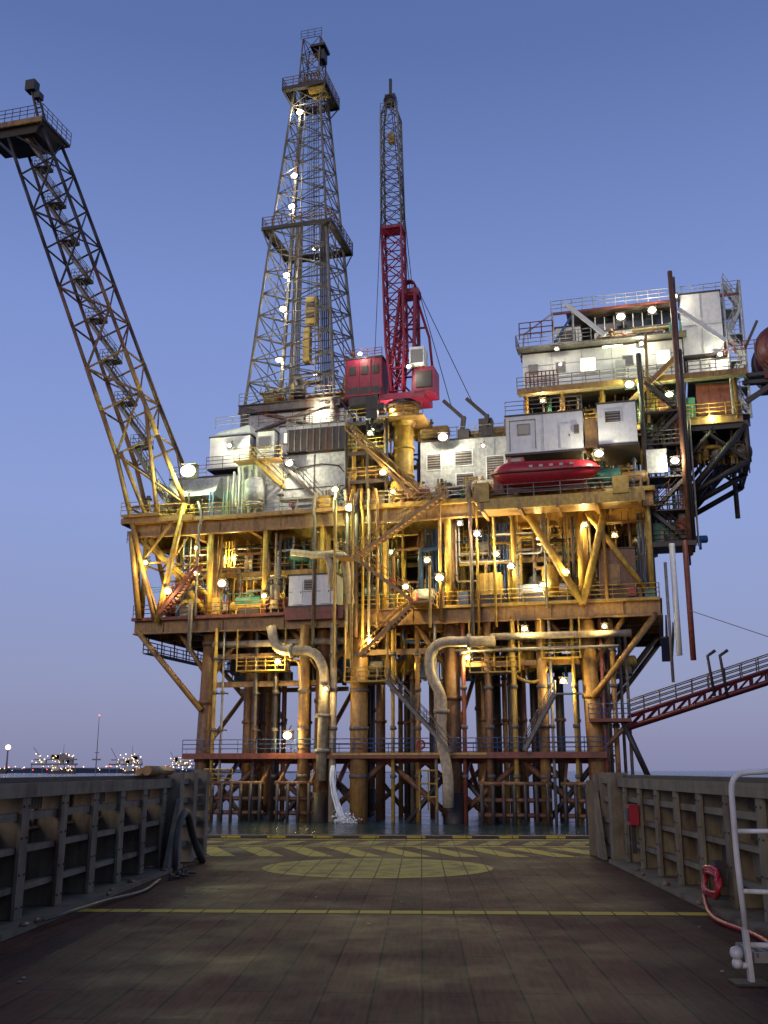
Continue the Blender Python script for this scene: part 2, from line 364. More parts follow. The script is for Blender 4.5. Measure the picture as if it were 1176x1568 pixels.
# boat landings
for (a,b_) in ((-15,-10),(-8.5,-5.8),(8.2,13.2),(14.5,18.5)):
    k=int((b_-a)/.75)
    for i in range(k+1):
        u=a+(b_-a)*i/k; g('boat_landing','dark').tube((u,-1.6,-1),(u,-1.6,3.0),.15,n=8)
    for z in (.7,1.8,3.0): g('boat_landing','rustbrown').tube((a-.3,-1.4,z),(b_+.3,-1.4,z),.17,n=8)
    g('boat_landing','rustbrown').beam((a,-1.4,3),(a,1,4.6),.2); g('boat_landing','rustbrown').beam((b_,-1.4,3),(b_,1,4.6),.2)
g('boat_landing','yellow').rail([(-15,-1.5,3),(-12.5,-1.5,3)],sp=1.2,r=.05); g('boat_landing','yellow').rail([(3.2,-1.2,1),(4.6,-1.2,1)],sp=.7,r=.06,h=3)
# ---- decks
deck(g,-23,22.3,0,21,15.7,17.1)
deck(g,-23.8,22.3,0,21,24.5,26.0)
g('deck_fascia','rustred').box(-8.6,-3.4,-.6,-.2,16.4,17.5); g('deck_fascia','rustred').box(-23.1,-8.7,-.5,-.19,16.85,17.12)
g('deck_fascia','yellow').box(3.2,22.3,-.5,-.19,16.9,17.13)
g('deck_fascia','ochre').box(-24,-3,-.6,-.19,25.7,26.05); g('deck_fascia','yellow').box(-3,22.5,-.6,-.19,25.7,26.06)
cb=g('deck_columns','yellow')
for i,u in enumerate((-22.4,-16,-10.8,-5.5,0,5.5,11,16.4,21.8)):
    for v in (.1,7,14,20.8):
        cb.tube((u,v,17.1),(u,v,24.5),.28 if i%2 else .22,n=10)
yb=g('diagonal_braces','yellow')
yb.tube((16.4,-.4,16.8),(11.6,-.6,25.6),.3,n=12); yb.tube((16.4,-.4,16.8),(18.9,-.6,25.6),.3,n=12)
yb.tube((21.6,.1,17.3),(17,.1,24.4),.24,n=10)
g('diagonal_braces','ochre').tube((-23.4,0,24.6),(-22.6,0,17),.26,n=10); g('diagonal_braces','yellow').tube((-23.4,0,24.6),(-16,0,19),.2,n=8)
yb.tube((-22,.1,24.3),(-16,.1,17.2),.24,n=10)
g('diagonal_braces','rustbrown').tube((-10.8,14,24.3),(-5.5,14,17.2),.24,n=10); g('diagonal_braces','rustbrown').tube((5.5,7,24.3),(11,7,17.2),.24,n=10)
for v in (0,14,20.8): 
    g('diagonal_braces','ochre').tube((-22.6,v,15.9),(-16.2,v,9.0),.25,n=10); g('diagonal_braces','ochre').tube((22,v,15.9),(16.8,v,9.5),.25,n=10)
sw=g('side_walkways','dark')
for s,u in ((-1,-22.6),(1,22.7)):
    sw.box(u-.5,u+.5,2,21,14.2,14.3); sw.rail([(u+.5*s,2,14.3),(u+.5*s,21,14.3)],sp=1.4,r=.05)
    for i in range(8): sw.tube((u,2+2.6*i,14.2),(u,2+2.6*i,16),.07,n=5)
mz=g('mezzanine','yellow')
for (a,b_) in ((-20,-6.5),(6,16),):
    mz.beam((a,2.5,21.1),(b_,2.5,21.1),.2,.4); mz.beam((a,6.8,21.1),(b_,6.8,21.1),.2,.4); g('mezzanine','steel').box(a,b_,2.4,7,21.32,21.38)
    g('handrails','yellow').rail([(a,2.4,21.38),(b_,2.4,21.38)])
    for i in range(int((b_-a)/1.3)): mz.beam((a+.6+1.3*i,2.5,21.2),(a+.6+1.3*i,6.8,21.2),.1,.2)
hr=g('handrails','yellow')
g('handrails','rustred').rail([(-23,-.4,17.13),(-8.7,-.4,17.13)]); hr.rail([(4.6,-.4,17.13),(22.3,-.4,17.13),(22.3,20,17.13)])
hr.rail([(-24,-.5,26.07),(-11,-.5,26.07)]); g('handrails','galv').rail([(-11,-.5,26.07),(10.5,-.5,26.07)])
g('handrails','rustred').rail([(-24,-.5,24),(-24,8,24)])
hr.rail([(-3.4,-.4,17.13),(2.8,-.4,17.13)])
g('handrails','blue').rail([(-21.6,-.4,19.2),(-16,-.4,19.2)],h=.6)
clutter(g,-21.5,-9,.8,12,17.15,24.4,92,11)
clutter(g,-9,5,1.5,12,17.15,24.4,84,12)
clutter(g,4.5,17,.8,12,17.15,24.4,94,13)
clutter(g,17,21.5,.8,12,17.15,24.4,32,14)
clutter(g,-19.5,-7,2.8,6.8,21.4,24.4,34,15)
clutter(g,6.3,15.8,2.8,6.8,21.4,24.4,26,16)
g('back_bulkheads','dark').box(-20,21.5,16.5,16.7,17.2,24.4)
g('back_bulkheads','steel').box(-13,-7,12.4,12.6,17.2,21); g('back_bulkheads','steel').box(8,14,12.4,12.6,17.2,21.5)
for (u,v,r,m) in ((-3.0,-.9,.16,'galv'),(-2.6,-.9,.12,'yellow'),(-2.2,-.8,.2,'steel'),(-1.6,-.9,.12,'yellow'),(-1.1,-.8,.12,'cream'),(-4.0,-1,.12,'galv'),(-.4,-.7,.14,'ochre'),(7.6,-.7,.16,'steel'),(8.1,-.7,.1,'yellow'),
                  (-16.9,-.6,.12,'galv'),(5.0,-.8,.14,'ochre'),(13.6,-.5,.1,'galv'),(18.3,-.5,.14,'ochre'),(-6.0,-.7,.16,'steel'),(9.5,-.6,.1,'yellow')):
    z0=random.Random(u).uniform(13,17.5); g('front_pipes',m).path([(u,v,z0),(u,v,25),(u+random.Random(u).uniform(-.3,.3),v,26.0),(u+random.Random(u*2).uniform(-.3,.3),v,27.4)],r,8,br=.4)
g('front_pipes','galv').path([(-17.2,-.9,14),(-17.2,-.9,18),(-17.2,-.9,18.2)],.2,8)
module(g,'switchgear_cabin','white',-8.3,-4.1,-.5,1.6,17.6,20.2,ribs=0)
door(g,-7.9,17.7,-.5,'white'); door(g,-5.4,17.7,-.5,'white'); louvre(g,-6.9,-6,18.9,19.8,-.5)
g('switchgear_cabin_trim','grey').box(-8.3,-4.1,-.54,-.505,18.75,18.82)
module(g,'winch_house','rustbrown',17.8,20.6,.3,3,17.3,21.2,ribs=.7); g('winch_house','ochre').box(18.3,19.4,.18,.29,18.2,20)
g('skids','yellow').box(7.9,9.9,-.1,1.2,17.9,19.7); g('skids','dark').box(7.7,10.1,-.2,1.3,17.2,17.8); 
for i in range(5): g('skids','ochre').box(8+i*.45,8.06+i*.45,-.16,-.09,17.95,19.65)
for (u,v,l,r,m) in ((12.5,1.2,2.2,.45,'grey'),(3.2,1.4,1.5,.5,'grey'),(-12.5,1.2,2.4,.5,'green'),(-18,1.2,1.6,.5,'yellow'),(14.8,1.2,1.5,.4,'white')):
    g('vessels',m).vessel((u-l/2,v,18.4),(u+l/2,v,18.4),r); g('skids','dark').box(u-l*.4,u+l*.4,v-.4,v+.4,17.15,17.9)
g('fire_equipment','red').box(19.9,20.5,-.3,-.1,17.3,18); g('fire_equipment','red').box(2.4,2.9,-.3,0,17.6,18.3)
g('tote_bins','blue').box(6.4,7.2,-.2,.6,17.2,18.2); g('tote_bins','green').box(21.2,22,-.2,.6,17.2,17.8)
# ---- modules on the main deck, left
module(g,'mud_module','grey',-21.3,-14.2,2,10,26.2,30.4,ribs=1.2)
module(g,'mud_module','grey',-14.1,-9.8,1.2,10,26.2,31.2,ribs=1.1)
module(g,'mud_module','grey',-9.7,-3.8,1.2,10,26.2,31.6,ribs=0)
gm=g('mud_module','grey')
gm.hexa([(-21,0.2,28.2),(-16,0.2,28.2),(-16,2,28.2),(-21,2,28.2),(-21,1.6,30.2),(-16,1.6,30.2),(-16,2,30.2),(-21,2,30.2)])
g('mud_module_seams','dark').box(-9.7,-3.8,1.12,1.197,28.4,28.47); g('mud_module_seams','dark').box(-6.8,-6.73,1.13,1.197,26.3,31.5)
g('mud_module_pipes','dark').path([(-9.4,.9,29.6),(-8,.9,30.3),(-6,.9,30.5),(-4.4,.9,30.2),(-3.9,.9,29.6)],.07,6)
for i in range(7): g('mud_module_pipes',['galv','grey','white'][i%3]).tube((-14.9+i*.55,.9,26.2),(-14.9+i*.55,.9,30.0+.4*(i%3)),.12,n=8)
g('mud_module','grey').vessel((-12.2,.6,27.2),(-12.2,.6,29.2),.9)
module(g,'shaker_house','white',-17.4,-13.4,2,6,31.2,34.2,ribs=0)
g('shaker_house','white').hexa([(-17.4,2,34.33),(-13.4,2,34.33),(-13.4,6,34.33),(-17.4,6,34.33),(-16.6,2.3,34.9),(-13.6,2.3,35.3),(-13.6,5.8,35.3),(-16.6,5.8,34.9)])
module(g,'driller_cabin','white',-13.0,-11.2,2.5,6,31.5,34.6,ribs=0); module(g,'office_cabin','white',-11,-4.6,3.5,9,32.2,35.2,ribs=.8)
window(g,-12.7,-11.6,33,34,2.5); window(g,-10.6,-9.4,33.6,34.6,3.5,'litwin'); window(g,-8.8,-7.8,33.6,34.6,3.5); louvre(g,-7.3,-6.3,33.4,34.6,3.5)
g('dark_screens','dark').box(-9.3,-3.7,.8,2.6,31.75,33.9)
for i in range(9): g('dark_screens','steel').box(-9.2+i*.6,-9.1+i*.6,.7,.79,31.8,33.8)
g('dark_screens','galv').rail([(-9.3,.7,33.9),(-3.7,.7,33.9)],sp=.8)
g('roof_rails','dark').rail([(-17.6,1.8,31.2),(-11,1.8,31.2)]); g('roof_rails','yellow').rail([(-21.3,1.9,30.5),(-17.6,1.9,30.5)])
g('roof_rails','rustred').rail([(-13,3,35.3),(-4.6,3,35.3)]); g('roof_rails','galv').rail([(-17,2.2,35.2),(-13.6,2.2,35.2)])
hp=g('walkway_mid','ochre'); hp.box(-14,-9.6,-.2,1.1,31.0,31.12); g('roof_rails','yellow').rail([(-14,-.2,31.1),(-9.4,-.2,31.1)])
clutter(g,-22.5,-15,.2,1.6,26.1,28.5,12,21); clutter(g,-9.5,-3.5,-.1,.9,26.1,27.8,7,22)
clutter(g,-16,-4,6,9,31.5,34.6,14,23)
clutter(g,-3.7,0,.3,9,26.1,33.6,48,24); clutter(g,0,2.4,3.5,9,26.1,33.6,18,27); clutter(g,0,2.4,.3,2,26.1,28.5,8,29)
tf=g('pipe_tower_frame','dark')
for u in (-3.5,-1.6,.1):
    for v in (.4,5): tf.tube((u,v,26),(u,v,34),.16,n=8)
for z in (28.4,31,33.8):
    tf.beam((-3.5,.4,z),(.1,.4,z),.18,.3); g('pipe_tower_frame','steel').box(-3.5,.1,.4,5,z+.16,z+.2); g('handrails','yellow').rail([(-3.5,.3,z+.2),(.1,.3,z+.2)],sp=1)
module(g,'generator_building','grey',2.6,10.8,3,12,26.2,32.4,ribs=1.5)
louvre(g,3.2,4.4,29.8,31.2,3); louvre(g,5.7,7.2,30.0,31.3,3); louvre(g,5.8,7.3,27.8,29.2,3); louvre(g,8.5,10,28.4,30.6,3); door(g,4.6,26.4,3,'green')
g('roof_rails','galv').rail([(2.6,3,32.5),(10.8,3,32.5),(10.8,11,32.5)])
clutter(g,3,10.5,.4,2.6,26.1,28.2,18,25); clutter(g,3,10.5,4,10,32.5,34,12,26)
g('fire_equipment','red').vessel((9.6,1.4,27.6),(9.6,1.4,28.6),.4)
for u in (6.2,8.3):
    g('deck_davits','dark').beam((u,3.3,32.5),(u+.3,3.3,34.6),.35,.5); g('deck_davits','dark').beam((u+.3,3.2,34.4),(u-1.5,3.0,36.2),.22,.3); g('deck_davits','black').box(u-.2,u+.8,2.8,3.8,32.5,33.3)
s=g('derrick_substructure','steel')
for u in (-15.7,-6.5):
    for v in (5.9,15.1): s.tube((u,v,26),(u,v,38.4),.4,n=10)
s.tube((-15.7,5.9,35.4),(-6.5,5.9,38.3),.2); s.tube((-6.5,5.9,35.4),(-15.7,5.9,38.3),.2); s.ibeam((-16.3,5.8,38.2),(-5.9,5.8,38.2),.5,.9); s.ibeam((-16.3,15.2,38.2),(-5.9,15.2,38.2),.5,.9)
s.box(-16.2,-6,6.1,15,38.3,38.45); g('roof_rails','galv').rail([(-16.2,5.6,38.7),(-5.8,5.6,38.7),(-5.8,15,38.7)])
module(g,'doghouse','white',-9.4,-5.6,6.2,9,35.6,37.6,ribs=.6); g('windbreak','grey').box(-16,-9.6,6.0,6.08,35.5,37.6)
clutter(g,-15,-6.5,6.6,14,26.2,37.5,40,28); clutter(g,-15,-6.5,7,14,38.5,42,34,29)
# ---- right-hand side: lifeboat station, columns
g('lifeboat_station','ochre').box(8.8,21.5,-3.0,-.65,24.3,24.6); g('lifeboat_station','yellow').beam((8.6,-3.05,24.7),(21.7,-3.05,24.7),.25,.9)
for u in (9,12,15,18,21.3): g('lifeboat_station','ochre').beam((u,-3.2,24.5),(u,0,24.5),.25,.8)
g('lifeboat_station','yellow').box(8.4,9.6,-3.3,-1,24.9,26.5); g('lifeboat_station','yellow').box(19.3,20.5,-3.3,-1,24.9,26.3)
g('handrails','galv').rail([(9,-3.1,25.15),(21.5,-3.1,25.15)],sp=2.0)
clutter(g,10,21,-.3,3,26.1,28.6,30,31)
module(g,'muster_cabin','white',11.0,17.2,-2.4,3,29.0,32.2,ribs=0); module(g,'muster_cabin','white',18.4,21.4,-2.4,3,29.2,32.6,ribs=0)
g('muster_cabin','ochre').box(17.3,18.3,-1.9,2,29.2,31.6); g('muster_cabin_seams','grey').box(14.0,14.06,-2.45,-2.403,29.1,32.1)
window(g,12,12.9,30.6,31.4,-2.4); door(g,15.4,29.15,-2.4,'white'); louvre(g,19,20.2,31,31.9,-2.4)
g('handrails','galv').rail([(11,-2.5,32.35),(17.2,-2.5,32.35)])
g('cabin_conduits','galv').path([(11.3,-2.46,29.2),(11.3,-2.46,31.8),(13.4,-2.46,31.8),(13.4,-2.46,29.3)],.04,5); g('cabin_conduits','steel').box(16.5,16.9,-2.6,-2.41,30.3,31)
stt=g('stair_tower','dark')
for u in (21.9,25.2):
    for v in (1,4.6): stt.tube((u,v,17 if u<23 else 21.5),(u,v,38),.22,n=8)
for i,z in enumerate((21.5,24.3,27.1,29.9,32.7)):
    stt.box(21.9,25.2,1,4.6,z,z+.12); stt.rail([(21.9,1,z+.1),(25.2,1,z+.1)],sp=1.1,r=.045)
    a,b_=((22.2,25.0) if i%2 else (25.0,22.2)); stt.stair((a,1.6,z+.1),(b_,1.6,z+2.8),.8)
clutter(g,21.9,25,2,4.6,21.6,33,34,33)
g('stair_tower','grey').box(22,23.6,.6,.9,27.4,29.4); g('stair_tower','rustbrown').tube((24.9,.6,20.5),(24.9,.6,45),.2,n=8)
g('hanging_caissons','white').tube((23.5,.2,12.6),(23.5,.2,21.4),.22,n=10); g('hanging_caissons','rustred').tube((24.5,.2,12.2),(24.5,.2,21.6),.22,n=10); g('hanging_caissons','galv').tube((22.9,.6,10.6),(22.9,.6,20),.12,n=8)
g('hanging_caissons','dark').beam((22,.4,21.4),(25.4,.4,21.4),.4)
for i in range(6): g('risers','steel').tube((16.9+i*.5,2.5,-2),(16.9+i*.5,2.5,15.8),.13,n=8)
LP=[(-18,-1.1,30.2,2600,GRN,.95),(-19.4,-1.1,19.3,700,WARM,.46),(-14.4,-.8,19.8,750,WARM,.5),(-2.6,-1.7,25.6,600,GRN,.48),(-4,-1.3,27.4,450,WARM,.38),(-8.6,-.3,30.4,700,WHT,.42),
(0.1,-.7,28.8,500,WARM,.40),(4.9,1.6,32.3,800,WHT,.56),(1,-.8,27,350,WARM,.26),(5,-1.1,19.3,750,WARM,.46),(8.2,-1.2,22.8,450,WHT,.34),(9.6,-.4,21.2,500,WARM,.34),
(3.8,-.3,21,550,WARM,.34),(-8,-.9,6.8,650,WARM,.5),(-9.2,-.4,12.9,600,WARM,.34),(2.1,-1,18.7,500,WARM,.34),(10.8,-.5,20.1,500,WHT,.34),(15.2,-.4,19.4,500,WARM,.34),
(7,.2,12.9,550,WARM,.32),(14.6,-.3,10.8,550,WARM,.32),(-15,3,22.8,600,WARM,.30),(-12,5,20,650,WARM,.32),(-18,5,22.5,600,WARM,.30),(-6.5,4,22.5,600,GRN,.30),(-1,-.9,14.4,500,WARM,.28),
(12.5,5,23.5,550,WARM,.28),(19,4,23.2,400,WARM,.28),(-13,4,12.8,550,WARM,.26),(1.5,6,13,550,WARM,.26),(-.6,5,23,600,GRN,.26),(-1.2,-.2,32.6,340,GRN,.28),
(24.2,.2,28.2,420,WHT,.44),(18.4,-3.3,28.2,420,WHT,.46),(0.4,1.2,35.0,240,WHT,.28),(-7.6,5.6,37.9,420,WHT,.34),(-15,1,33,240,WHT,.28),(16.8,.4,23.4,400,WARM,.26),(-21.8,-.9,22,350,WARM,.30),(8.6,.6,30.9,160,WHT,.2),(11.8,-1,14.9,400,WARM,.30),(-4.6,-1.4,10.5,300,WARM,.24),
(-10.6,-.4,18.6,400,WARM,.30),(-17,-.3,20.9,400,WARM,.28),(18,-.8,14.9,300,WARM,.24),(-17.6,.5,23.4,300,GRN,.24),(6.6,-.2,24,240,WHT,.24),(13.2,.4,18.6,240,WHT,.24)]
for l in LP: lamp(g,*l[:5],r=l[5])
g.done()

# ============================================================ ACCOMMODATION BLOCK
g=P('accommodation_block')
module(g,'living_quarters','white',11.8,25.6,4,13,36.6,40.2,ribs=0)
for z in (37.8,39.0): g('panel_seams','grey').box(11.8,25.6,3.94,3.997,z,z+.05)
for u in (14.4,17,19.6,22.2): g('panel_seams','grey').box(u,u+.05,3.93,3.997,36.7,40.1)
window(g,16.9,18.2,38.0,39.3,4,'litwin','white'); window(g,23.4,24.5,38.0,39.3,4,'litwin','white'); window(g,20.6,21.4,38.3,39.1,4); window(g,12.4,13.1,38.3,39.1,4); window(g,14.8,15.5,38.3,39.1,4); door(g,19.9,36.8,4)
d=g('balcony','galv'); d.box(11.4,30.5,2.6,4,36.2,36.4); g('balcony','ochre').beam((11.4,2.55,36.2),(30.5,2.55,36.2),.2,.5); d.rail([(11.4,2.6,36.4),(30.5,2.6,36.4)],sp=1.2,r=.04)
d.box(11.4,26,2.8,4,40.35,40.5); d.rail([(11.4,2.8,40.5),(18,2.8,40.5)],sp=1.1); g('balcony','rustred').rail([(11.4,2.8,40.5),(11.4,12,40.5)])
g('balcony','rustred').rail([(12.2,2.55,36.5),(15.0,2.55,36.5)],sp=.35,r=.05,h=1.4)
g('plant_deck','ochre').ibeam((11.4,4,32.6),(30,4,32.6),.4,.7); g('plant_deck','dark').box(11.4,30,4.2,13,32.4,32.6); g('plant_deck','green').box(20.4,22.4,5,6,33.2,35.2); g('plant_deck','dark').box(13,25,9,9.2,32.7,36.2)
for u in (12,15.2,18.6,22,25.4,29.6): g('plant_deck','ochre').tube((u,4.1,32.6),(u,4.1,36.2),.18,n=8); g('plant_deck','steel').tube((u,12.5,26),(u,12.5,36.2),.22,n=8)
clutter(g,12.2,25,4.6,8.5,32.95,36.1,60,41); g('handrails','yellow').rail([(11.4,3.8,32.95),(30,3.8,32.95)],sp=1.3)
for (u) in (12.2,17,21.8): g('supports','ochre').tube((u,5,26),(u,5,32.3),.3,n=10)
clutter(g,12,21.5,4,9,26.1,32.2,50,42)
module(g,'control_room','grey',18.2,25.2,5.5,11,40.55,42.3,ribs=.7); g('control_room','dark').box(18.1,25.3,5.4,11,43.75,43.95)
g('control_room_glass','glass').box(18.4,25.0,5.7,10.8,42.42,43.75)
for i in range(9): g('control_room','white').box(18.25+i*.83,18.33+i*.83,5.45,5.6,42.43,43.74)
clutter(g,18.4,25,4.4,5.3,40.55,42.0,12,47)
d=g('roof_deck','steel'); d.box(15.8,25.4,4.4,12,43.98,44.1); g('roof_rails','grey').rail([(14.5,4.2,44.1),(30.6,4.2,44.1),(30.6,11,44.1)],sp=.95,r=.04); g('roof_deck','rustred').beam((14.5,4.2,43.95),(30.6,4.2,43.95),.15,.22)
for u in (14.6,16.4): g('roof_deck','grey').tube((u,4.2,40.5),(u,4.2,44.1),.1,n=6)
module(g,'hvac_unit','white',14.8,17.0,4.4,7,40.9,42.6,ribs=0); louvre(g,15.2,16.6,41.2,42.2,4.4)
g('mast_frame','rustred').rail([(11.6,4,41.7),(14.6,4,41.7)],h=1.6,sp=.9,r=.05)
g('mast_frame','grey').path([(11.8,4.2,40.5),(12.0,4.2,42.3),(14.6,4.2,44)],.09,6); g('mast_frame','blue').tube((14.2,4.2,40.5),(16.6,4.2,44),.1,n=6)
module(g,'stair_house','white',25.7,29.0,4.0,9,38.6,44.3,ribs=0,roof=True); g('panel_seams','grey').box(25.7,29.0,3.94,3.997,41.3,41.36)
g('panel_seams','grey').box(27.3,27.36,3.93,3.997,38.7,44.2)
module(g,'annex','white',26.0,29.4,4.4,9,36.5,38.3,ribs=0); door(g,27,36.6,4.4,'grey')
e=g('escape_stairs','grey')
for u in (29.3,30.7): 
    for v in (4.2,6.4): e.tube((u,v,32.6),(u,v,45.2),.1,n=6)
for i in range(5):
    z=33+i*2.4; e.box(29.3,30.7,4.2,6.4,z,z+.08); a,b_=((29.4,30.6) if i%2 else (30.6,29.4)); e.stair((a,4.6,z+.1),(b_,4.6,z+2.4),.7,tr=.3); e.rail([(29.3,4.2,z+.1),(30.7,4.2,z+.1)],sp=.7)
g('boom_rest','white').beam((15.9,2.4,44),(19.2,2.4,40.6),.3,.35); g('boom_rest','white').beam((25.4,2.2,42.2),(29,2.2,38.9),.3,.35); g('boom_rest','ochre').beam((19.2,2.2,32.6),(25.4,2.0,38.2),.35,.4)
g('boom_rest','yellow').beam((22.6,2.0,40.3),(22.4,1.6,32),.24); g('boom_rest','rustbrown').beam((25.2,1.8,45),(25.0,1.2,26),.24)
module(g,'utility_room','rustred',26.5,29.2,4.4,8,33.2,36.0,ribs=.7); g('utility_room','blue').box(29.3,30.1,4.3,5.4,33.2,35.6); g('utility_room','green').box(25.5,26.3,4.3,5.4,33.0,34.9)
k=g('cantilever_trusses','dark')
for v in (4.2,8.5,12.8):
    k.beam((11.4,v,32.1),(30.4,v,32.1),.35,.6); k.tube((30.2,v,32),(25.0,v,26.2),.3,n=8); k.tube((27.6,v,32),(25,v,29),.2,n=8); k.tube((30.2,v,32),(30.2,v,28.8),.22,n=8); k.tube((30.2,v,28.9),(25,v,26.2),.25,n=8); k.tube((25,v,22),(25,v,32),.3,n=8)
    k.tube((30.2,v,28.9),(26.6,v,32),.16,n=6)
for u in (25,27.6,30.2): k.beam((u,4.2,31.8),(u,12.8,31.8),.3,.5); k.beam((u,4.2,28.9),(u,12.8,28.9),.25,.3) if u>26 else None
clutter(g,25.4,30,5,10,29,32,20,44)
g('mast_frame','rustred').rail([(29,3.6,38.2),(33,3.6,38.2)],sp=.8); g('balcony','dark').box(30.5,32,3.6,6,36.1,36.4)
g('lit_strips','tube_lamp').box(18.9,20.6,3.0,3.12,39.75,39.85)
for l in [(20.6,4.0,42.9,240,WHT,.5),(23.3,4.0,43.2,240,WHT,.46),(21,2.2,35.8,420,GRN,.5),(24.2,2.8,34.8,380,GRN,.42),(20.8,3.2,33.7,420,GRN,.38),(16,3.6,33.9,420,WARM,.38),(22.2,3.4,39.9,160,WHT,.24),(13.5,3.6,35.6,300,WARM,.26),(28.6,3.6,38.3,180,WHT,.26),(17.2,3.4,28.4,350,WARM,.26),(27.5,4.0,32.9,200,GRN,.24),(25.2,3.2,43.9,140,WHT,.38),(15,2.4,39.8,120,WHT,.2)]:
    lamp(g,*l[:5],r=l[5])
g.done()
g=P('storage_tank')
b=g('shell','maroon'); b.vessel((33.6,3.2,38.3),(33.6,9,38.3),2.1,n=24); g('bands','dark').ring((33.6,3.6,38.3),2.15,.12,'y',24); g('bands','dark').ring((33.6,7,38.3),2.15,.12,'y',24)
g('saddle','maroon').box(32.0,35.2,3.6,4.2,35.8,37.1); g('saddle','maroon').box(32.0,35.2,7.4,8,35.8,37.1); g('bracket','dark').beam((30.4,4,34),(33,4,35.6),.4); g('bracket','dark').beam((30.2,4,35.7),(36,4,35.7),.3)
g('piping','dark').beam((30.6,3.8,38.6),(31.8,3.6,41.0),.2)
g.done()

# ============================================================ LIFEBOAT
g=P('lifeboat')
cx,cy,cz=14.1,-2.3,27.0; L=4.35; n=26; m=20; vs=[];fs=[]
for i in range(n+1):
    t=-1+2*i/n; t=max(-.999,min(.999,t)); w=1.25*(1-abs(t)**3.0)**.55; top=1.15*(1-abs(t)**4)**.5*(1-.15*t); bot=-1.05*(1-abs(t)**3.5)**.5+ .25*abs(t)**3
    for k in range(m):
        a=2*math.pi*k/m; c=math.cos(a); s_=math.sin(a)
        zz=(top if s_>0 else -bot)*math.copysign(abs(s_)**.8,s_); ww=w*math.copysign(abs(c)**.7,c)*(1 if s_>0 else 1-.35*abs(s_))
        vs.append((cx+t*L,cy+ww,cz+zz+.22*t*t))
for i in range(n):
    for k in range(m): fs.append((i*m+k,(i+1)*m+k,(i+1)*m+(k+1)%m,i*m+(k+1)%m))
fs.append(tuple(range(m))); fs.append(tuple(n*m+k for k in reversed(range(m))))
g('hull','red').add(vs,fs,True)
pts=[]
for i in range(41):
    a=2*math.pi*i/40; t=math.cos(a); w=1.3*(1-abs(t*.985)**3)**.55; pts.append((cx+t*L*1.0,cy+math.copysign(w,math.sin(a)) if abs(math.sin(a))>1e-6 else cy,cz+.1+.22*t*t))
g('rubbing_strake','maroon').path(pts,.09,6)
g('conning_tower','red').box(cx-2.9,cx-1.7,cy-.5,cy+.5,cz+.95,cz+1.55); g('ports','glass').box(cx-2.7,cx-1.9,cy-.53,cy-.5,cz+1.2,cz+1.45)
for i in range(5): g('ports','glass').box(cx-1.2+i*.8,cx-.9+i*.8,cy-1.24,cy-1.0,cz+.42,cz+.62)
g('keel','maroon').box(cx-3.2,cx+3.0,cy-.08,cy+.08,cz-1.2,cz-.8); g('lifting_hooks','galv').tube((cx-3,cy,cz+.8),(cx-3,cy,cz+1.7),.06); g('lifting_hooks','galv').tube((cx+3,cy,cz+.8),(cx+3,cy,cz+1.7),.06)
for u in (cx-3,cx+3): g('davits','ochre').path([(u+.5,.2,26),(u+.5,.2,29),(u+.3,-1.2,29.0),(u,-2.3,28.8)],.16,8,br=.5)
g.done()

# ============================================================ DERRICK
g=P('drilling_derrick'); U0,V0=-11.1,10.5
def rg(z0,w0,z1,w1): 
    return lambda t:[(U0+sx*(w0+(w1-w0)*t),V0+sy*(w0+(w1-w0)*t),z0+(z1-z0)*t) for sx,sy in ((-1,-1),(1,-1),(1,1),(-1,1))]
ZM=58.4
b=g('tower','derrickpaint'); 
b.lattice(rg(38.6,4.6,ZM,2.95),8,.17,.07,'X'); b.lattice(rg(ZM,2.95,76.0,1.45),8,.14,.06,'X')
for i in range(8):
    z=38.6+i*2.475; w=4.6-(4.6-2.95)*i/8; z2=z+2.475; w2=4.6-(4.6-2.95)*(i+1)/8
    for s_ in (-1,1): b.tube((U0,V0+s_*w,z),(U0,V0+s_*w2,z2),.05,n=4); b.tube((U0+s_*w,V0,z),(U0+s_*w2,V0,z2),.05,n=4)
for z,w,hw in ((ZM,2.95,3.75),(75.8,1.5,2.45)):
    m=g('platforms','steel'); 
    m.box(U0-hw,U0+hw,V0-hw,V0-w-.1,z-.12,z); m.box(U0-hw,U0+hw,V0+w+.1,V0+hw,z-.12,z); m.box(U0-hw,U0-w-.1,V0-w-.1,V0+w+.1,z-.12,z); m.box(U0+w+.1,U0+hw,V0-w-.1,V0+w+.1,z-.12,z)
    for a,b2 in (((-1,-1),(1,-1)),((1,-1),(1,1)),((1,1),(-1,1)),((-1,1),(-1,-1))):
        g('platforms','ochre').rail([(U0+a[0]*hw,V0+a[1]*hw,z),(U0+b2[0]*hw,V0+b2[1]*hw,z)],sp=1.1,r=.05); g('platforms','dark').beam((U0+a[0]*hw,V0+a[1]*hw,z-.2),(U0+b2[0]*hw,V0+b2[1]*hw,z-.2),.15,.35)
    for a in ((-1,-1),(1,-1),(1,1),(-1,1)): g('platforms','derrickpaint').tube((U0+a[0]*hw,V0+a[1]*hw,z-.2),(U0+a[0]*w*1.08,V0+a[1]*w*1.08,z-2.0),.08,n=5)
g('crown_block','dark').box(U0-1.2,U0+1.2,V0-1.0,V0+1.0,76.3,77.2); g('crown_block','yellow').box(U0+.4,U0+2.2,V0-2.2,V0-.5,74.9,75.6)
for i in range(4): g('crown_block','steel').ring((U0-.6+.4*i,V0,78),.7,.08,'x',14)
g('gin_pole_frame','derrickpaint').lattice(lambda t:[(U0+sx*(1.15-.15*t)+.3*t,V0+sy*(1.15-.1*t),76.0+6.6*t) for sx,sy in ((-1,-1),(1,-1),(1,1),(-1,1))],3,.09,.05,'X')
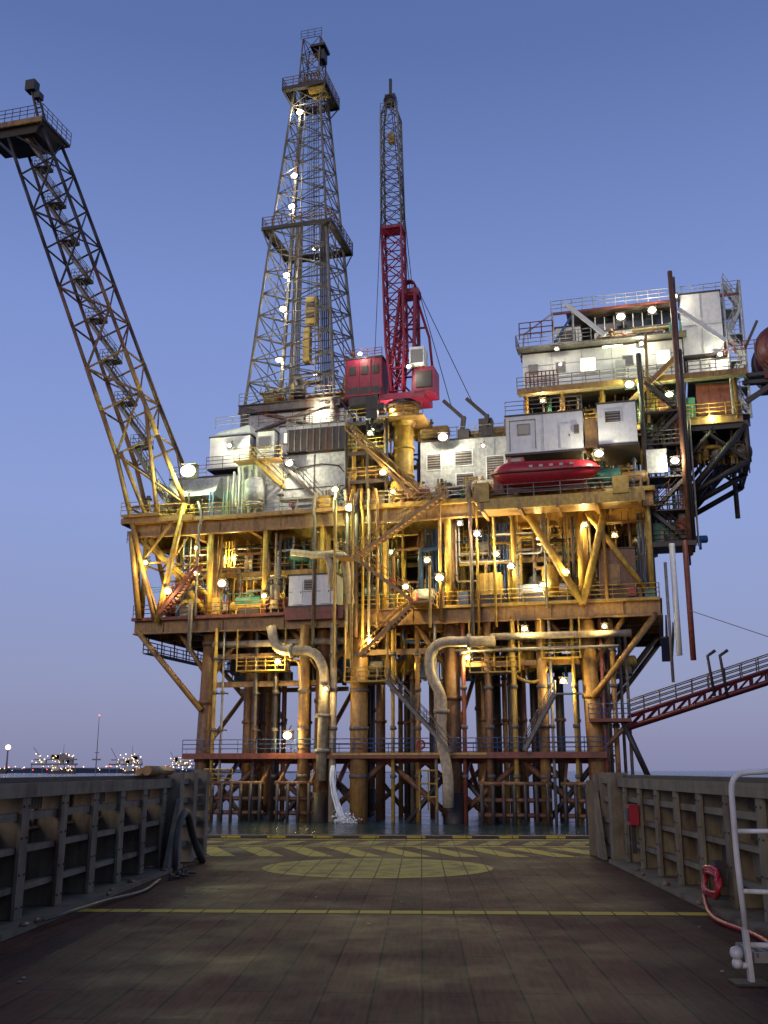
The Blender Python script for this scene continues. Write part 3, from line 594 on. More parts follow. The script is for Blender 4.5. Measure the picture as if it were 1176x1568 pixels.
g('gin_pole_frame','dark').box(U0+.2,U0+1.9,V0-1.3,V0+.6,81.2,81.5); g('gin_pole_frame','dark').box(U0+.9,U0+1.7,V0-.9,V0+.3,79.8,81.0); g('platforms','yellow').rail([(U0-.9,V0-1.2,79),(U0+1.2,V0-1.2,79)],sp=.7)
g('gin_pole_frame','steel').rail([(U0-.9,V0-1.2,82.4),(U0+1.5,V0-1.2,82.4)],sp=.7)
g('travelling_block','yellow').box(U0+.0,U0+1.2,V0-.5,V0+.5,48.6,51.6); g('travelling_block','yellow').box(U0-.2,U0+.5,V0-.5,V0+.4,44.5,48.2)
g('travelling_block','ochre').path([(U0+1.3,V0-.3,48),(U0+1.8,V0-.4,46),(U0+1,V0-.3,43.8),(U0+.2,V0-.2,45)],.12,8,br=.8)
g('travelling_block','dark').box(U0+.15,U0+1.05,V0-.56,V0-.503,49.2,49.8); g('travelling_block','dark').box(U0+.15,U0+1.05,V0-.56,V0-.503,50.4,51.0)
for i in range(6): g('drill_lines','cable').tube((U0+.1+i*.18,V0,51.5),(U0-.4+i*.2,V0,76.2),.03,n=4)
for i in range(6): g('racked_pipe','steel').tube((U0-2.4+.22*i,V0+1.5,39),(U0-1.9+.14*i,V0+1.4,61),.08,n=6)
for i in range(6): g('racked_pipe','dark').tube((U0+1.2+.24*i,V0+1.5,39),(U0+.9+.16*i,V0+1.4,61),.08,n=6)
g('lamp_column','derrickpaint').beam((U0-1.7,V0-2.6,39),(U0-.75,V0-1.0,75.8),.26); g('lamp_column','galv').tube((U0-.6,V0-2.2,40),(U0-.2,V0-1.2,75),.08)
for i in range(60):
    t=i/60; u=U0+2.9-2.0*t; z=39+37*t; g('ladder','galv').tube((u-.3,V0-4.3+3.0*t,z),(u+.3,V0-4.3+3.0*t,z),.035,n=4)
for s_ in (-.3,.3): g('ladder','galv').tube((U0+2.9+s_,V0-4.3,39),(U0+.9+s_,V0-1.3,75.8),.05,n=4)
for (du,z,p) in ((-.75,73.0,190),(-1.1,65.2,190),(-1.25,61.5,240),(-1.5,53.4,240),(-1.7,49.6,240),(1.4,56,90),(-1.9,44,240),(2.0,42,200)):
    t=(z-39)/38; lamp(g,U0+du,V0-2.9+1.6*t,z,p,WHT,r=.48 if du<0 else .24,fix=False)
    g('lamp_housings','dark').box(U0+du-.35,U0+du+.35,V0-2.7+1.6*t,V0-2.0+1.6*t,z+.36,z+.43)
g.done()

# ============================================================ PEDESTAL CRANE
g=P('pedestal_crane'); C0,D0=1.3,2.0
p=g('pedestal','yellow'); p.tube((C0,D0,26),(C0,D0,33.6),.85,n=22); p.tube((C0,D0,33.6),(C0,D0,34.6),.85,1.4,n=22); p.tube((C0,D0,34.6),(C0,D0,35.4),1.4,n=22); g('slew_ring','dark').tube((C0,D0,35.4),(C0,D0,35.8),1.5,n=22)
for z in (29,31.5): p.tube((C0,D0,z),(C0,D0,z+.2),.97,n=22)
g('access_platform','ochre').box(C0-2.2,C0+2.2,D0-2,D0+2,34.0,34.1); g('access_platform','rustred').rail([(C0-2.2,D0-2,34.1),(C0+2.2,D0-2,34.1)],sp=.9)
b=g('machinery_house','crimson'); b.box(C0-1.9,C0+2.3,D0-1.5,D0+1.6,35.8,36.4)
b.box(-3.7,-.3,D0-1.6,D0+1.8,36.4,39.9); g('machinery_trim','dark').box(-3.4,-.7,D0-1.5,D0+1.6,35.6,36.38); g('machinery_trim','dark').box(-3.8,-.2,D0-1.7,D0+1.9,39.91,40.05); g('machinery_trim','dark').box(-3.5,-.6,D0-1.62,D0-1.603,36.6,37.2)
for u in (-3.3,-2.2,-1.2): g('machinery_trim','dark').box(u,u+.6,D0-1.66,D0-1.603,38.4,39.2)
for u in (-3.65,-2.45,-1.4,-.4): b.box(u,u+.08,D0-1.68,D0-1.603,36.5,39.8)
g('machinery_trim','rustred').rail([(-3.7,D0-1.6,40.05),(-.3,D0-1.6,40.05)],sp=.7,h=.8)
b.box(2.6,4.4,D0-1.5,D0+.8,36.2,38.6); g('operator_cab','white').box(2.3,3.6,D0-1.9,D0-.2,38.62,40.4); g('operator_cab_glass','glass').box(2.4,3.5,D0-1.94,D0-1.9,38.9,40.1); g('machinery_trim','dark').box(2.8,4.2,D0-1.58,D0-1.503,36.7,38.2)
g('a_frame','crimson').lattice(lambda t:[(C0+sx*(1.15-.45*t)+.5*t,D0+.2+sy*(1.3-.7*t),36.4+10*t) for sx,sy in ((-1,-1),(1,-1),(1,1),(-1,1))],4,.17,.09,'Z')
g('a_frame','crimson').box(C0-.4,C0+1.5,D0-.4,D0+.9,46.2,46.9)
for i in range(3): g('sheaves','crimson').ring((C0+.6,D0-.3+.3*i,47.2),.55,.09,'y',14)
g('a_frame','crimson').path([(C0+1.2,D0,46.2),(C0+2.4,D0,42),(C0+2.7,D0,38.6)],.12,6); g('a_frame','rustred').path([(C0-.9,D0,43),(C0+2.2,D0,43)],.1,6)
def br_(z0,z1,w0,w1,x0,x1): return lambda t:[(x0+(x1-x0)*t+sx*(w0+(w1-w0)*t),D0-1.0+sy*(w0+(w1-w0)*t)*.8,z0+(z1-z0)*t) for sx,sy in ((-1,-1),(1,-1),(1,1),(-1,1))]
g('boom','crimson').lattice(br_(36.6,41,.5,.85,C0-.3,C0-.4),2,.12,.06,'X'); g('boom','crimson').lattice(br_(41,52.6,.85,.95,C0-.4,C0-.7),7,.11,.055,'X'); g('boom','crimson').box(C0-1.75,C0+.35,D0-1.8,D0-.2,52.5,52.8)
g('boom','steel').lattice(br_(52.8,58.5,.95,.9,C0-.7,C0-.8),4,.09,.045,'X'); g('boom','galv').lattice(br_(58.5,64.5,.9,.85,C0-.8,C0-.9),4,.09,.045,'X'); g('boom','galv').lattice(br_(64.5,66.2,.85,.4,C0-.9,C0-.95),1,.09,.05,'X')
g('boom_head','dark').box(C0-1.4,C0-.4,D0-1.4,D0-.6,66.0,67.0); g('boom_head','dark').box(C0-1.05,C0-.8,D0-1.1,D0-.85,67.0,68.9); g('boom_head','dark').ring((C0-.9,D0-1.6,66.2),.5,.08,'y',14)
g('boom_walkway','galv').rail([(C0-1.7,D0-1.9,64.6),(C0-.0,D0-1.9,64.6)],sp=.6); g('boom','yellow').box(C0-1.1,C0-.5,D0-1.3,D0-.8,61.8,62.8)
k=g('wire_ropes','cable'); k.tube((C0+.9,D0-.2,47),(C0-.7,D0-.8,66),.035,n=4); k.tube((C0+.6,D0+.2,47),(C0-.9,D0-.8,66),.035,n=4); k.tube((C0+1.5,D0,46.6),(C0+6.6,D0-1,34.5),.035,n=4); k.tube((C0+1.5,D0,46.6),(C0+4.6,D0-1,34.5),.035,n=4)
k.tube((C0-1.2,D0-1.8,66),(C0-2.2,D0-2.2,37),.03,n=4)
g('hook_block','black').box(C0-2.6,C0-1.6,D0-3.2,D0-2.7,33.6,35.6); g('hook_block','black').path([(C0-2.1,D0-3,33.6),(C0-2.1,D0-3,32.8),(C0-1.3,D0-3,32.4),(C0-1.1,D0-3,33.1)],.16,8,br=.4); g('hook_block','black').box(C0-2.3,C0-1.0,D0-3.25,D0-2.65,34.4,34.9); g('wire_ropes','cable').tube((C0-2.1,D0-2.9,35.5),(C0-1.6,D0-1.6,37),.05,n=4)
g('counter_jib','ochre').lattice(lambda t:[(-3.2+6.4*t,D0-2.8+sy*.3,33.2-6*t+sz*.32) for sy,sz in ((-1,-1),(1,-1),(1,1),(-1,1))],8,.08,.04,'Z')
lamp(g,-2.2,D0-2.1,40.2,120,WHT,.28,fix=False); lamp(g,2.4,D0-2.6,38.3,160,WHT,.28,fix=False)
g.done()

# ============================================================ LEFT BOOM with stairs
g=P('flare_boom')
def interp(P_,z):
    for (u0,z0),(u1,z1) in zip(P_[:-1],P_[1:]):
        if z<=z1: return u0+(u1-u0)*(z-z0)/(z1-z0)
    return P_[-1][0]
Lc=[(-20.8,17),(-25.7,32.7),(-41.2,69.5)]; Rc=[(-20.3,17),(-18.4,27.3),(-22.9,37),(-37,69.9)]
zs=[17,22,27.3,32.5,37,41.5,46,50.5,55,59.5,64,69.6]
for i in range(len(zs)-1):
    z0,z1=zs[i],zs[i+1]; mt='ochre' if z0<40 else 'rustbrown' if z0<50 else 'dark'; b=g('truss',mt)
    fr=[]
    for z in (z0,z1): fr.append([V((interp(Lc,z),-.6,z)),V((interp(Rc,z+ (1.5 if z>30 else 0)),-.6,z+(1.5 if 30<z<69 else 0))),V((interp(Rc,z+(1.5 if z>30 else 0)),3.2,z+(1.5 if 30<z<69 else 0))),V((interp(Lc,z),3.2,z))])
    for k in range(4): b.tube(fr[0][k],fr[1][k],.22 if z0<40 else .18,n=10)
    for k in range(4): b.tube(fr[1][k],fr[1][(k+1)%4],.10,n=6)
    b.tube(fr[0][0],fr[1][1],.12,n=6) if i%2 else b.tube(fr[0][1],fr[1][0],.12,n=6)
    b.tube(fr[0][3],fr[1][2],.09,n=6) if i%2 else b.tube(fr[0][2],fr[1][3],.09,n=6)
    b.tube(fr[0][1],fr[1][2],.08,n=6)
    if z0>=27:
        a=(fr[0][0]+fr[0][1]+fr[0][2]+fr[0][3])/4; c2=(fr[1][0]+fr[1][1]+fr[1][2]+fr[1][3])/4
        sm='galv' if z0<55 else 'steel'
        mid=(a+c2)/2
        g('stairway',sm).stair(a+V((.9,-1,0)),mid+V((.1,-1,0)),1.1,True,.26); g('stairway',sm).stair(mid+V((.1,-1,0)),c2+V((-.6,-1,0)),1.1,True,.26)
        g('stairway','steel').box(c2.x-.8,c2.x+.9,-.4,1.0,c2.z-.04,c2.z+.03)
        g('stairway',sm).rail([(c2.x-.8,-.4,c2.z),(c2.x+.9,-.4,c2.z)],sp=.7,r=.035)
t=g('tip_platform','dark'); t.box(-44.5,-36.4,-1.4,4,69.7,70.0); g('tip_platform','ochre').beam((-44.5,-1.45,69.6),(-36.4,-1.45,69.6),.2,.6)
g('tip_platform','steel').rail([(-44.5,-1.4,70),(-36.4,-1.4,70),(-36.4,4,70)],sp=.9,r=.05,h=1.4); g('tip_platform','dark').hexa([(-42,-.8,68.6),(-37.4,-.8,68.6),(-37.4,3,68.6),(-42,3,68.6),(-43.5,-1.2,69.68),(-36.6,-1.2,69.68),(-36.6,3.6,69.68),(-43.5,3.6,69.68)])
t.tube((-37.6,0,70),(-39,0,74.6),.16,n=6); t.tube((-36.8,0,70),(-38.2,0,74.0),.12,n=6); t.box(-39.5,-38.4,-.5,.5,74.3,75.5); t.box(-38.4,-37.7,-.4,.4,73.2,73.9)
for i in range(7): t.beam((-37.7-.19*i,0,70.4+.6*i),(-36.9-.19*i,0,70.4+.6*i),.08)
g('tip_platform','dark').tube((-43,-.5,70),(-43.4,-.5,72.4),.06,n=5)
a=g('anchor_frame','ochre'); a.tube((-23.6,-.6,25),(-22.3,-.6,17),.28,n=10); a.tube((-22.9,-.6,37),(-21.0,-.6,26),.2,n=8); a.tube((-25.2,-.6,32.7),(-22,-.6,26),.2,n=8); a.beam((-24.6,-.62,26),(-17.5,-.62,26),.35,.5); a.beam((-24.6,3.2,26.4),(-17.5,3.2,26.4),.35,.5); a.beam((-24.6,-.4,26),(-24.6,3.2,26),.3,.5)
g('anchor_frame','yellow').tube((-18.4,-.6,27.3),(-20.6,-.6,16.6),.24,n=10); g('anchor_frame','ochre').box(-24.4,-20.6,-1.2,1.4,26.3,26.5); g('anchor_frame','ochre').rail([(-24.4,-1.2,26.5),(-20.6,-1.2,26.5)],sp=1)
g('stay_wires','cable').tube((-29.5,3,52),(-20,3,31),.06,n=4)
g.done()

# ============================================================ GANGWAY BRIDGE (right)
g=P('gangway_bridge')
A=V((19.4,-.5,7.2)); B=V((40,-.5,13.6)); ww=V((0,1.8,0))
for s_ in (0,1):
    o=ww*s_; n=18
    b=g('truss','maroon'); b.tube(A+o,B+o,.18,n=8); b.tube(A+o+V((0,0,.85)),B+o+V((0,0,.85)),.14,n=6)
    for i in range(n):
        p=A+(B-A)*i/n+o; q=A+(B-A)*(i+1)/n+o; b.tube(p,q+V((0,0,.85)),.08,n=4); b.tube(p,p+V((0,0,.85)),.08,n=4)
    g('handrails','steel').rail([A+o+V((0,0,.9)),B+o+V((0,0,.9))],sp=1.3,r=.045)
q=[A,A+ww,B+ww,B]; g('deck','dark').hexa([x+V((0,0,.1)) for x in q]+[x+V((0,0,.16)) for x in q])
g('landing','rustred').box(16.5,19.6,-1,2,7.6,7.85); g('landing','blue').rail([(16.5,-1,7.85),(19.6,-1,7.85)],sp=1)
g('support_legs','dark').tube((19,-.4,7.6),(20.6,-.4,3.6),.22,n=8); g('support_legs','rustbrown').tube((19.5,-.4,7.6),(16.6,.6,4.8),.2,n=8)
for s_ in (0,.9): g('davit','dark').path([(25.8+s_,-.7,9.4),(25.5+s_,-.7,12.4),(26.1+s_,-.7,12.8)],.12,6)
g('stay_wires','galv').tube((24.5,0,16),(34,0,12.2),.03,n=4)
g.done()

# ============================================================ water discharge
g=P('water_discharge')
R=random.Random(9)
for k in range(16):
    a=R.uniform(-.3,.3); pts=[(-3.9+a*.4,-1.3,4.4)]
    for i in range(1,9): t=i/8; pts.append((-3.9+1.3*t*t+a*(.5+.5*t)+R.uniform(-.05,.05),-1.3-.8*t+R.uniform(-.12,.12),4.4-4.5*t))
    g('jet','foam').path(pts,R.uniform(.03,.08),5)
for k in range(160):
    u=R.gauss(-2.5,.45); v=-2.2+R.gauss(0,.4); g('spray','foam').ball((u,v,abs(R.gauss(0,.35))),R.uniform(.03,.09),n=6,m=4)
g.done()

# ============================================================ SEA
m,n,b=nt('sea_water'); N=n.nodes.new; Lk=n.links.new
tc=N('ShaderNodeTexCoord'); 
h=None
for sc,st_ in ((0.12,1.0),(0.5,.45),(1.8,.16)):
    mp=N('ShaderNodeMapping'); mp.inputs['Scale'].default_value=(sc,sc*1.6,1); mp.inputs['Rotation'].default_value=(0,0,.4*sc); Lk(tc.outputs['Object'],mp.inputs[0])
    no=N('ShaderNodeTexNoise'); no.inputs['Scale'].default_value=1; no.inputs['Detail'].default_value=4; Lk(mp.outputs[0],no.inputs['Vector'])
    mu=N('ShaderNodeMath'); mu.operation='MULTIPLY'; mu.inputs[1].default_value=st_; Lk(no.outputs['Fac'],mu.inputs[0])
    if h is None: h=mu
    else:
        ad=N('ShaderNodeMath'); ad.operation='ADD'; Lk(h.outputs[0],ad.inputs[0]); Lk(mu.outputs[0],ad.inputs[1]); h=ad
bp=N('ShaderNodeBump'); bp.inputs['Strength'].default_value=1; bp.inputs['Distance'].default_value=1.2; Lk(h.outputs[0],bp.inputs['Height']); Lk(bp.outputs[0],b.inputs['Normal'])
b.inputs['Base Color'].default_value=(0.008,0.028,0.036,1); b.inputs['Roughness'].default_value=.14; b.inputs['IOR'].default_value=1.33
MATS['sea']=m
g=Grp('sea'); g('water_surface','sea').add([(-30000,-3000,0),(30000,-3000,0),(30000,30000,0),(-30000,30000,0)],[(0,1,2,3)]); g.done()

# ============================================================ DISTANT PLATFORMS, SHIPS AND SHORE LIGHTS
def far_platform(name,x,y,w,hh,seed,lit='citylight'):
    g=Grp(name,(x,y,0)); R=random.Random(seed)
    b=g('legs','citywall')
    for i in range(5):
        b.tube((-w/2+w*i/4,0,-1),(-w/2+w*i/4,0,hh*.4),.6,n=6)
    b.box(-w/2-1,w/2+1,-2,8,hh*.38,hh*.46)
    g('decks','citywall').box(-w*.46,w*.5,-1,8,hh*.62,hh*.67)
    for i in range(7):
        x0=R.uniform(-w/2,w*.35); ww_=R.uniform(w*.08,w*.22); z0=R.choice([.46,.67])*hh; h2=R.uniform(.1,.3)*hh
        g('modules',R.choice(['citywall','grey'])).box(x0,x0+ww_,0,6,z0,z0+h2)
    g('mast','citywall').tube((w*.2,2,hh*.6),(w*.2,2,hh*1.35),.5,.2,n=5); g('crane','citywall').beam((-w*.3,2,hh*.7),(-w*.5,2,hh*1.2),.7)
    for i in range(26):
        g('deck_lights',lit if i%3 else 'citylight_white').ball((R.uniform(-w/2,w/2),-2.6,hh*R.choice([.36,.5,.6,.72,.85])*R.uniform(.9,1.1)),R.uniform(.4,.85),n=6,m=4)
    g.done()
far_platform('distant_platform',-470,1500,62,30,1); far_platform('distant_platform',-368,1500,44,29,2); far_platform('distant_platform',-300,1560,34,26,3); far_platform('distant_platform',-600,1450,60,30,4); far_platform('distant_platform',-700,1500,60,26,5)
def ship(x,y,s,seed):
    g=Grp('distant_ship',(x,y,0)); R=random.Random(seed)
    g('hull','land').hexa([(-22*s,-3,0),(20*s,-3,0),(20*s,3,0),(-22*s,3,0),(-24*s,-3,5*s),(25*s,-3,6*s),(25*s,3,6*s),(-24*s,3,5*s)])
    g('superstructure','grey').box(-18*s,-6*s,-2,2,5*s,11*s); g('superstructure','grey').box(-16*s,-9*s,-2,2,11*s,14*s); g('mast','citywall').tube((-12*s,0,14*s),(-12*s,0,20*s),.3,n=5)
    for i in range(10): g('lights','citylight').ball((R.uniform(-20,20)*s,-3.3,R.uniform(5,10)*s),.6,n=6,m=4)
    g.done()
ship(-420,1380,.8,1); ship(-335,1420,.7,2); ship(-520,1400,.9,3)
g=Grp('coastline'); b=g('ground','land')
vs=[];fs=[];R=random.Random(2)
for i in range(90):
    x=-2600+i*30; hh=4.0+R.uniform(0,4.5) if x<-270 else max(-.5,2.5-(x+270)/60.0); vs+= [(x,1690,-1),(x,1700,hh),(x,2100,hh+1.5)]
for i in range(89): a=i*3; fs+=[(a,a+3,a+4,a+1),(a+1,a+4,a+5,a+2)]
b.add(vs,fs)
for i in range(90):
    x=R.uniform(-1000,-310); g('shore_lights',R.choice(['citylight','citylight','citylight_white','redlight'])).ball((x,1685,R.uniform(3,12)),R.uniform(.5,.9),n=6,m=4)
g.done()
g=Grp('beacon_mast',(-404,1480,0)); g('pole','citywall').tube((0,0,-1),(0,0,80),.9,.3,n=5); g('yards','citywall').box(-6,6,-1,1,18,20); g('yards','citywall').box(-3,3,-1,1,28,29); g('beacon','redlight').ball((0,0,80),1.0,n=6,m=4); g.done()
g=Grp('lighthouse',(-526,1470,0)); g('tower','citywall').tube((0,0,-1),(0,0,32),1.6,1.0,n=8); g('gallery','citywall').tube((0,0,31),(0,0,32),2.4,n=10); g('lamp','citylight').ball((0,0,35.5),3.6,n=14,m=10); g.done()

# ============================================================ SHIP (camera stands on it)
SH=((0,0,2.3),math.radians(-2))
def plank_nodes(N,Lk,tc):
    mp=N('ShaderNodeMapping'); mp.inputs['Rotation'].default_value=(0,0,math.radians(90)); Lk(tc.outputs['Object'],mp.inputs[0])
    bk=N('ShaderNodeTexBrick'); bk.inputs['Scale'].default_value=1; bk.inputs['Brick Width'].default_value=2.6; bk.inputs['Row Height'].default_value=.39; bk.inputs['Mortar Size'].default_value=.012; bk.inputs['Mortar Smooth'].default_value=.3; bk.offset=.37; Lk(mp.outputs[0],bk.inputs['Vector'])
    return bk
m,n,b=nt('deck_wood'); N=n.nodes.new; Lk=n.links.new
tc=N('ShaderNodeTexCoord'); bk=plank_nodes(N,Lk,tc)
bk.inputs['Color1'].default_value=(.098,.031,.021,1); bk.inputs['Color2'].default_value=(.058,.021,.016,1); bk.inputs['Mortar'].default_value=(.006,.004,.004,1)
n1=N('ShaderNodeTexNoise'); n1.inputs['Scale'].default_value=.45; n1.inputs['Detail'].default_value=12; n1.inputs['Roughness'].default_value=.75; Lk(tc.outputs['Object'],n1.inputs['Vector'])
mp2=N('ShaderNodeMapping'); mp2.inputs['Scale'].default_value=(26,1.8,1); Lk(tc.outputs['Object'],mp2.inputs[0]); n2=N('ShaderNodeTexNoise'); n2.inputs['Scale'].default_value=1; n2.inputs['Detail'].default_value=7; Lk(mp2.outputs[0],n2.inputs['Vector'])
r1=N('ShaderNodeMapRange'); r1.inputs['From Min'].default_value=.3; r1.inputs['From Max'].default_value=.7; r1.inputs['To Min'].default_value=.5; r1.inputs['To Max'].default_value=1.3; Lk(n1.outputs['Fac'],r1.inputs['Value'])
r2=N('ShaderNodeMapRange'); r2.inputs['From Min'].default_value=.3; r2.inputs['From Max'].default_value=.7; r2.inputs['To Min'].default_value=.6; r2.inputs['To Max'].default_value=1.3; Lk(n2.outputs['Fac'],r2.inputs['Value'])
mm=N('ShaderNodeMath'); mm.operation='MULTIPLY'; Lk(r1.outputs[0],mm.inputs[0]); Lk(r2.outputs[0],mm.inputs[1])
vm=N('ShaderNodeVectorMath'); vm.operation='SCALE'; Lk(bk.outputs['Color'],vm.inputs[0]); Lk(mm.outputs[0],vm.inputs['Scale']); Lk(vm.outputs[0],b.inputs['Base Color'])
r3=N('ShaderNodeMapRange'); r3.inputs['From Min'].default_value=.35; r3.inputs['From Max'].default_value=.65; r3.inputs['To Min'].default_value=.5; r3.inputs['To Max'].default_value=.85; Lk(n1.outputs['Fac'],r3.inputs['Value']); Lk(r3.outputs[0],b.inputs['Roughness'])
b.inputs['Specular IOR Level'].default_value=.12
bp=N('ShaderNodeBump'); bp.inputs['Strength'].default_value=.4; bp.inputs['Distance'].default_value=.008; sb=N('ShaderNodeMath'); sb.operation='SUBTRACT'; Lk(n2.outputs['Fac'],sb.inputs[0]); Lk(bk.outputs['Fac'],sb.inputs[1]); Lk(sb.outputs[0],bp.inputs['Height']); Lk(bp.outputs[0],b.inputs['Normal'])
MATS['deckwood']=m
def worn(name,col,lo,hi):
    m,n,b=nt(name); N=n.nodes.new; Lk=n.links.new
    tc=N('ShaderNodeTexCoord'); n1=N('ShaderNodeTexNoise'); n1.inputs['Scale'].default_value=2.2; n1.inputs['Detail'].default_value=12; n1.inputs['Roughness'].default_value=.75; Lk(tc.outputs['Object'],n1.inputs['Vector'])
    cr=N('ShaderNodeValToRGB'); cr.color_ramp.elements[0].position=lo; cr.color_ramp.elements[0].color=(.075,.032,.022,1); cr.color_ramp.elements[1].position=hi; cr.color_ramp.elements[1].color=rgba(col); Lk(n1.outputs['Fac'],cr.inputs[0])
    bk=plank_nodes(N,Lk,tc)
    mx=N('ShaderNodeMix'); mx.data_type='RGBA'; mx.inputs[7].default_value=(.012,.01,.008,1); Lk(bk.outputs['Fac'],mx.inputs[0]); Lk(cr.outputs[0],mx.inputs[6]); Lk(mx.outputs[2],b.inputs['Base Color']); b.inputs['Roughness'].default_value=.7; b.inputs['Specular IOR Level'].default_value=.15
    MATS[name]=m
worn('marking',(.44,.34,.06),.32,.54); worn('marking_ring',(.52,.39,.06),.28,.46); worn('marking_line',(.56,.40,.05),.26,.44)
g=Grp('ship_deck',*SH)
g('planking','deckwood').box(-5.6,5.4,-6,28.0,-.25,0)
g('hull','olddark').box(-5.7,5.5,-6,28.1,-3.5,-.26)
mk=g('painted_markings','marking'); ml=g('painted_lines','marking_line')
def sheet(mb,pts,z): mb.add([(x,y,z) for x,y in pts],[tuple(range(len(pts)))])
sheet(ml,[(-4.3,13.38),(3.6,13.3),(3.6,13.58),(-4.3,13.66)],.004)
def circ(r,i,n=64): a=2*math.pi*i/n; return (-.8+r*math.cos(a),19.5+r*.93*math.sin(a))
sheet(mk,[circ(1.84,i) for i in range(64)],.004)
mr_=g('circle_outline','marking_ring')
for i in range(64):
    a,b_,c_,d_=circ(1.84,i),circ(2.08,i),circ(2.08,i+1),circ(1.84,i+1); mr_.add([(p[0],p[1],.004) for p in (a,b_,c_,d_)],[(0,1,2,3)])
for i in range(11):
    x=-5.3+i*1.0; sheet(ml,[(x,21.9),(x+.5,21.9),(x-.4,24.5),(x-.9,24.5)],.004)
for i in range(11):
    x=-5.3+i*1.0; sheet(mk,[(x-.4,25.2),(x+.1,25.2),(x+.5,26.6),(x,26.6)],.004)
sheet(ml,[(-5.4,24.7),(5.2,24.7),(5.2,24.95),(-5.4,24.95)],.004); sheet(ml,[(-5.4,27.1),(5.2,27.1),(5.2,27.4),(-5.4,27.4)],.004)
g('stern_lip','olddark').box(-5.6,5.4,27.7,28.0,.003,.07)
for i in range(9): g('stern_lip','marking_line').box(-5.2+i*1.2,-4.7+i*1.2,27.69,27.699,.01,.06)
R=random.Random(8)
for i in range(26):
    x=R.uniform(-4,3.5);y=R.uniform(6,19); g('deck_bolts','galv').tube((x,y,.001),(x,y,.012),.018,n=8)
g.done()

def bulwark(x0,sg,y0,y1,seed,name='ship_bulwark'):
    g=Grp(name,*SH); R=random.Random(seed)
    def bx(part,mat,a,b_,ya,yb,za,zb): g(part,mat).box(min(x0+sg*a,x0+sg*b_),max(x0+sg*a,x0+sg*b_),ya,yb,za,zb)
    bx('outer_plating','olddark',.42,.45,y0,y1,.003,1.12)
    bx('top_rail','oldgrey',-.02,.52,y0,y1,1.5,1.56); bx('top_rail','oldgrey',-.02,.02,y0,y1,1.40,1.499); bx('top_rail','olddark',.1,.4,y0,y1,1.563,1.62)
    for z,hh in ((.36,.07),(.78,.07),(1.14,.09)): bx('rails','oldgrey',.05,.15,y0,y1,z,z+hh)
    bx('kerb','oldgrey',-.25,.42,y0,y1,.004,.07)
    y=y0+.3; i=0
    while y<y1-.2:
        bx('stanchions','oldgrey',0,.04,y-.12,y+.12,.075,1.398); bx('stanchions','oldgrey',.042,.42,y-.02,y+.02,.075,1.498); bx('stanchions','oldgrey',.36,.41,y-.1,y+.1,.075,1.49)
        for zb in (.2,.55,.95,1.3):
            for yb in (-.08,.08): g('bolts','olddark').tube((x0,y+yb,zb),(x0-sg*.015,y+yb,zb),.014,n=6)
        if i%2==0:
            for k in range(8): bx('grilles','olddark',.2,.23,y+.3+k*.1,y+.34+k*.1,1.24,1.5)
        for zc in (.43,.85):
            if R.random()<.55: bx('panels','oldgrey' if R.random()<.6 else 'olddark',.22,.25,y+.22,y+1.1,zc+.03,zc+.30)
        if R.random()<.4: g('fittings','olddark').tube((x0+sg*.25,y+.7,.1),(x0+sg*.25,y+.7,1.2),.05,n=8)
        y+=1.32; i+=1
    g('pipe','olddark').tube((x0+sg*.34,y0,1.0),(x0+sg*.34,y1,1.0),.04,n=8)
    for k in range(14):
        yy=R.uniform(y0+6,y1-1); g('debris','rustbrown').ball((x0-sg*R.uniform(.1,.35),yy,.085),R.uniform(.02,.06),R.uniform(.03,.1),.025,8,5)
    return g
g=bulwark(-4.55,-1,-4,19.3,3)
p=g('end_gate','oldgrey')
for y in (19.4,20.6): p.box(-4.75,-4.4,y-.16,y+.16,.01,1.66)
for z in (.3,.7,1.1,1.45): p.box(-4.68,-4.5,19.4,21.7,z,z+.1)
p.box(-4.95,-4.52,21.7,21.85,.01,1.64); p.box(-4.62,-4.36,21.4,21.7,.01,1.72); p.box(-4.6,-4.38,21.37,21.398,1.2,1.5)
for z in (.3,.62,.94,1.26): g('end_gate','olddark').box(-4.58,-4.38,21.34,21.395,z,z+.09)
g('end_gate','olddark').path([(-4.3,18.6,.02),(-4.3,18.6,.7),(-4.3,19.4,1.05),(-4.3,20.0,.5),(-4.15,20.3,.02)],.07,8,br=.35)
g('gate_brace','oldgrey').hexa([(-4.4,18.2,.08),(-4.32,18.2,.08),(-4.32,19.2,.08),(-4.4,19.2,.08),(-4.4,19.0,1.2),(-4.32,19.0,1.2),(-4.32,19.2,1.2),(-4.4,19.2,1.2)])
R=random.Random(31)
for i in range(9): g('mooring_chain','olddark').ring((-3.9+R.uniform(-.12,.12),17.2+i*.11,.04),.06,.02,'z' if i%2 else 'x',10,5)
g('mooring_rope','oldgrey').path([(-4.2,12,.09),(-4.1,13.2,.09),(-4.15,14.2,.05),(-3.95,15.3,.03),(-4.1,16.8,.05)],.022,6,br=.5)
g('rolled_hose','ochre').tube((-4.5,17.2,1.7),(-4.5,18.8,1.7),.08,n=10); g('rolled_hose','ochre').tube((-4.66,17.3,1.68),(-4.66,18.7,1.68),.06,n=10)
g.done()
g=bulwark(3.8,1,-4,20.6,6)
p=g('end_gate','oldgrey')
for y in (20.8,22.0): p.box(3.66,4.0,y-.16,y+.16,.01,1.66)
p.box(3.62,3.78,22.2,22.5,.01,1.62); p.box(3.5,3.9,22.5,22.58,.01,1.5)
for z in (.3,.7,1.1,1.45): p.box(3.7,3.85,20.8,22.0,z,z+.1)
g('gate_brace','oldgrey').hexa([(3.55,21.2,.01),(3.63,21.2,.01),(3.63,22.1,.01),(3.55,22.1,.01),(3.55,21.9,1.3),(3.63,21.9,1.3),(3.63,22.1,1.3),(3.55,22.1,1.3)])
g.done()
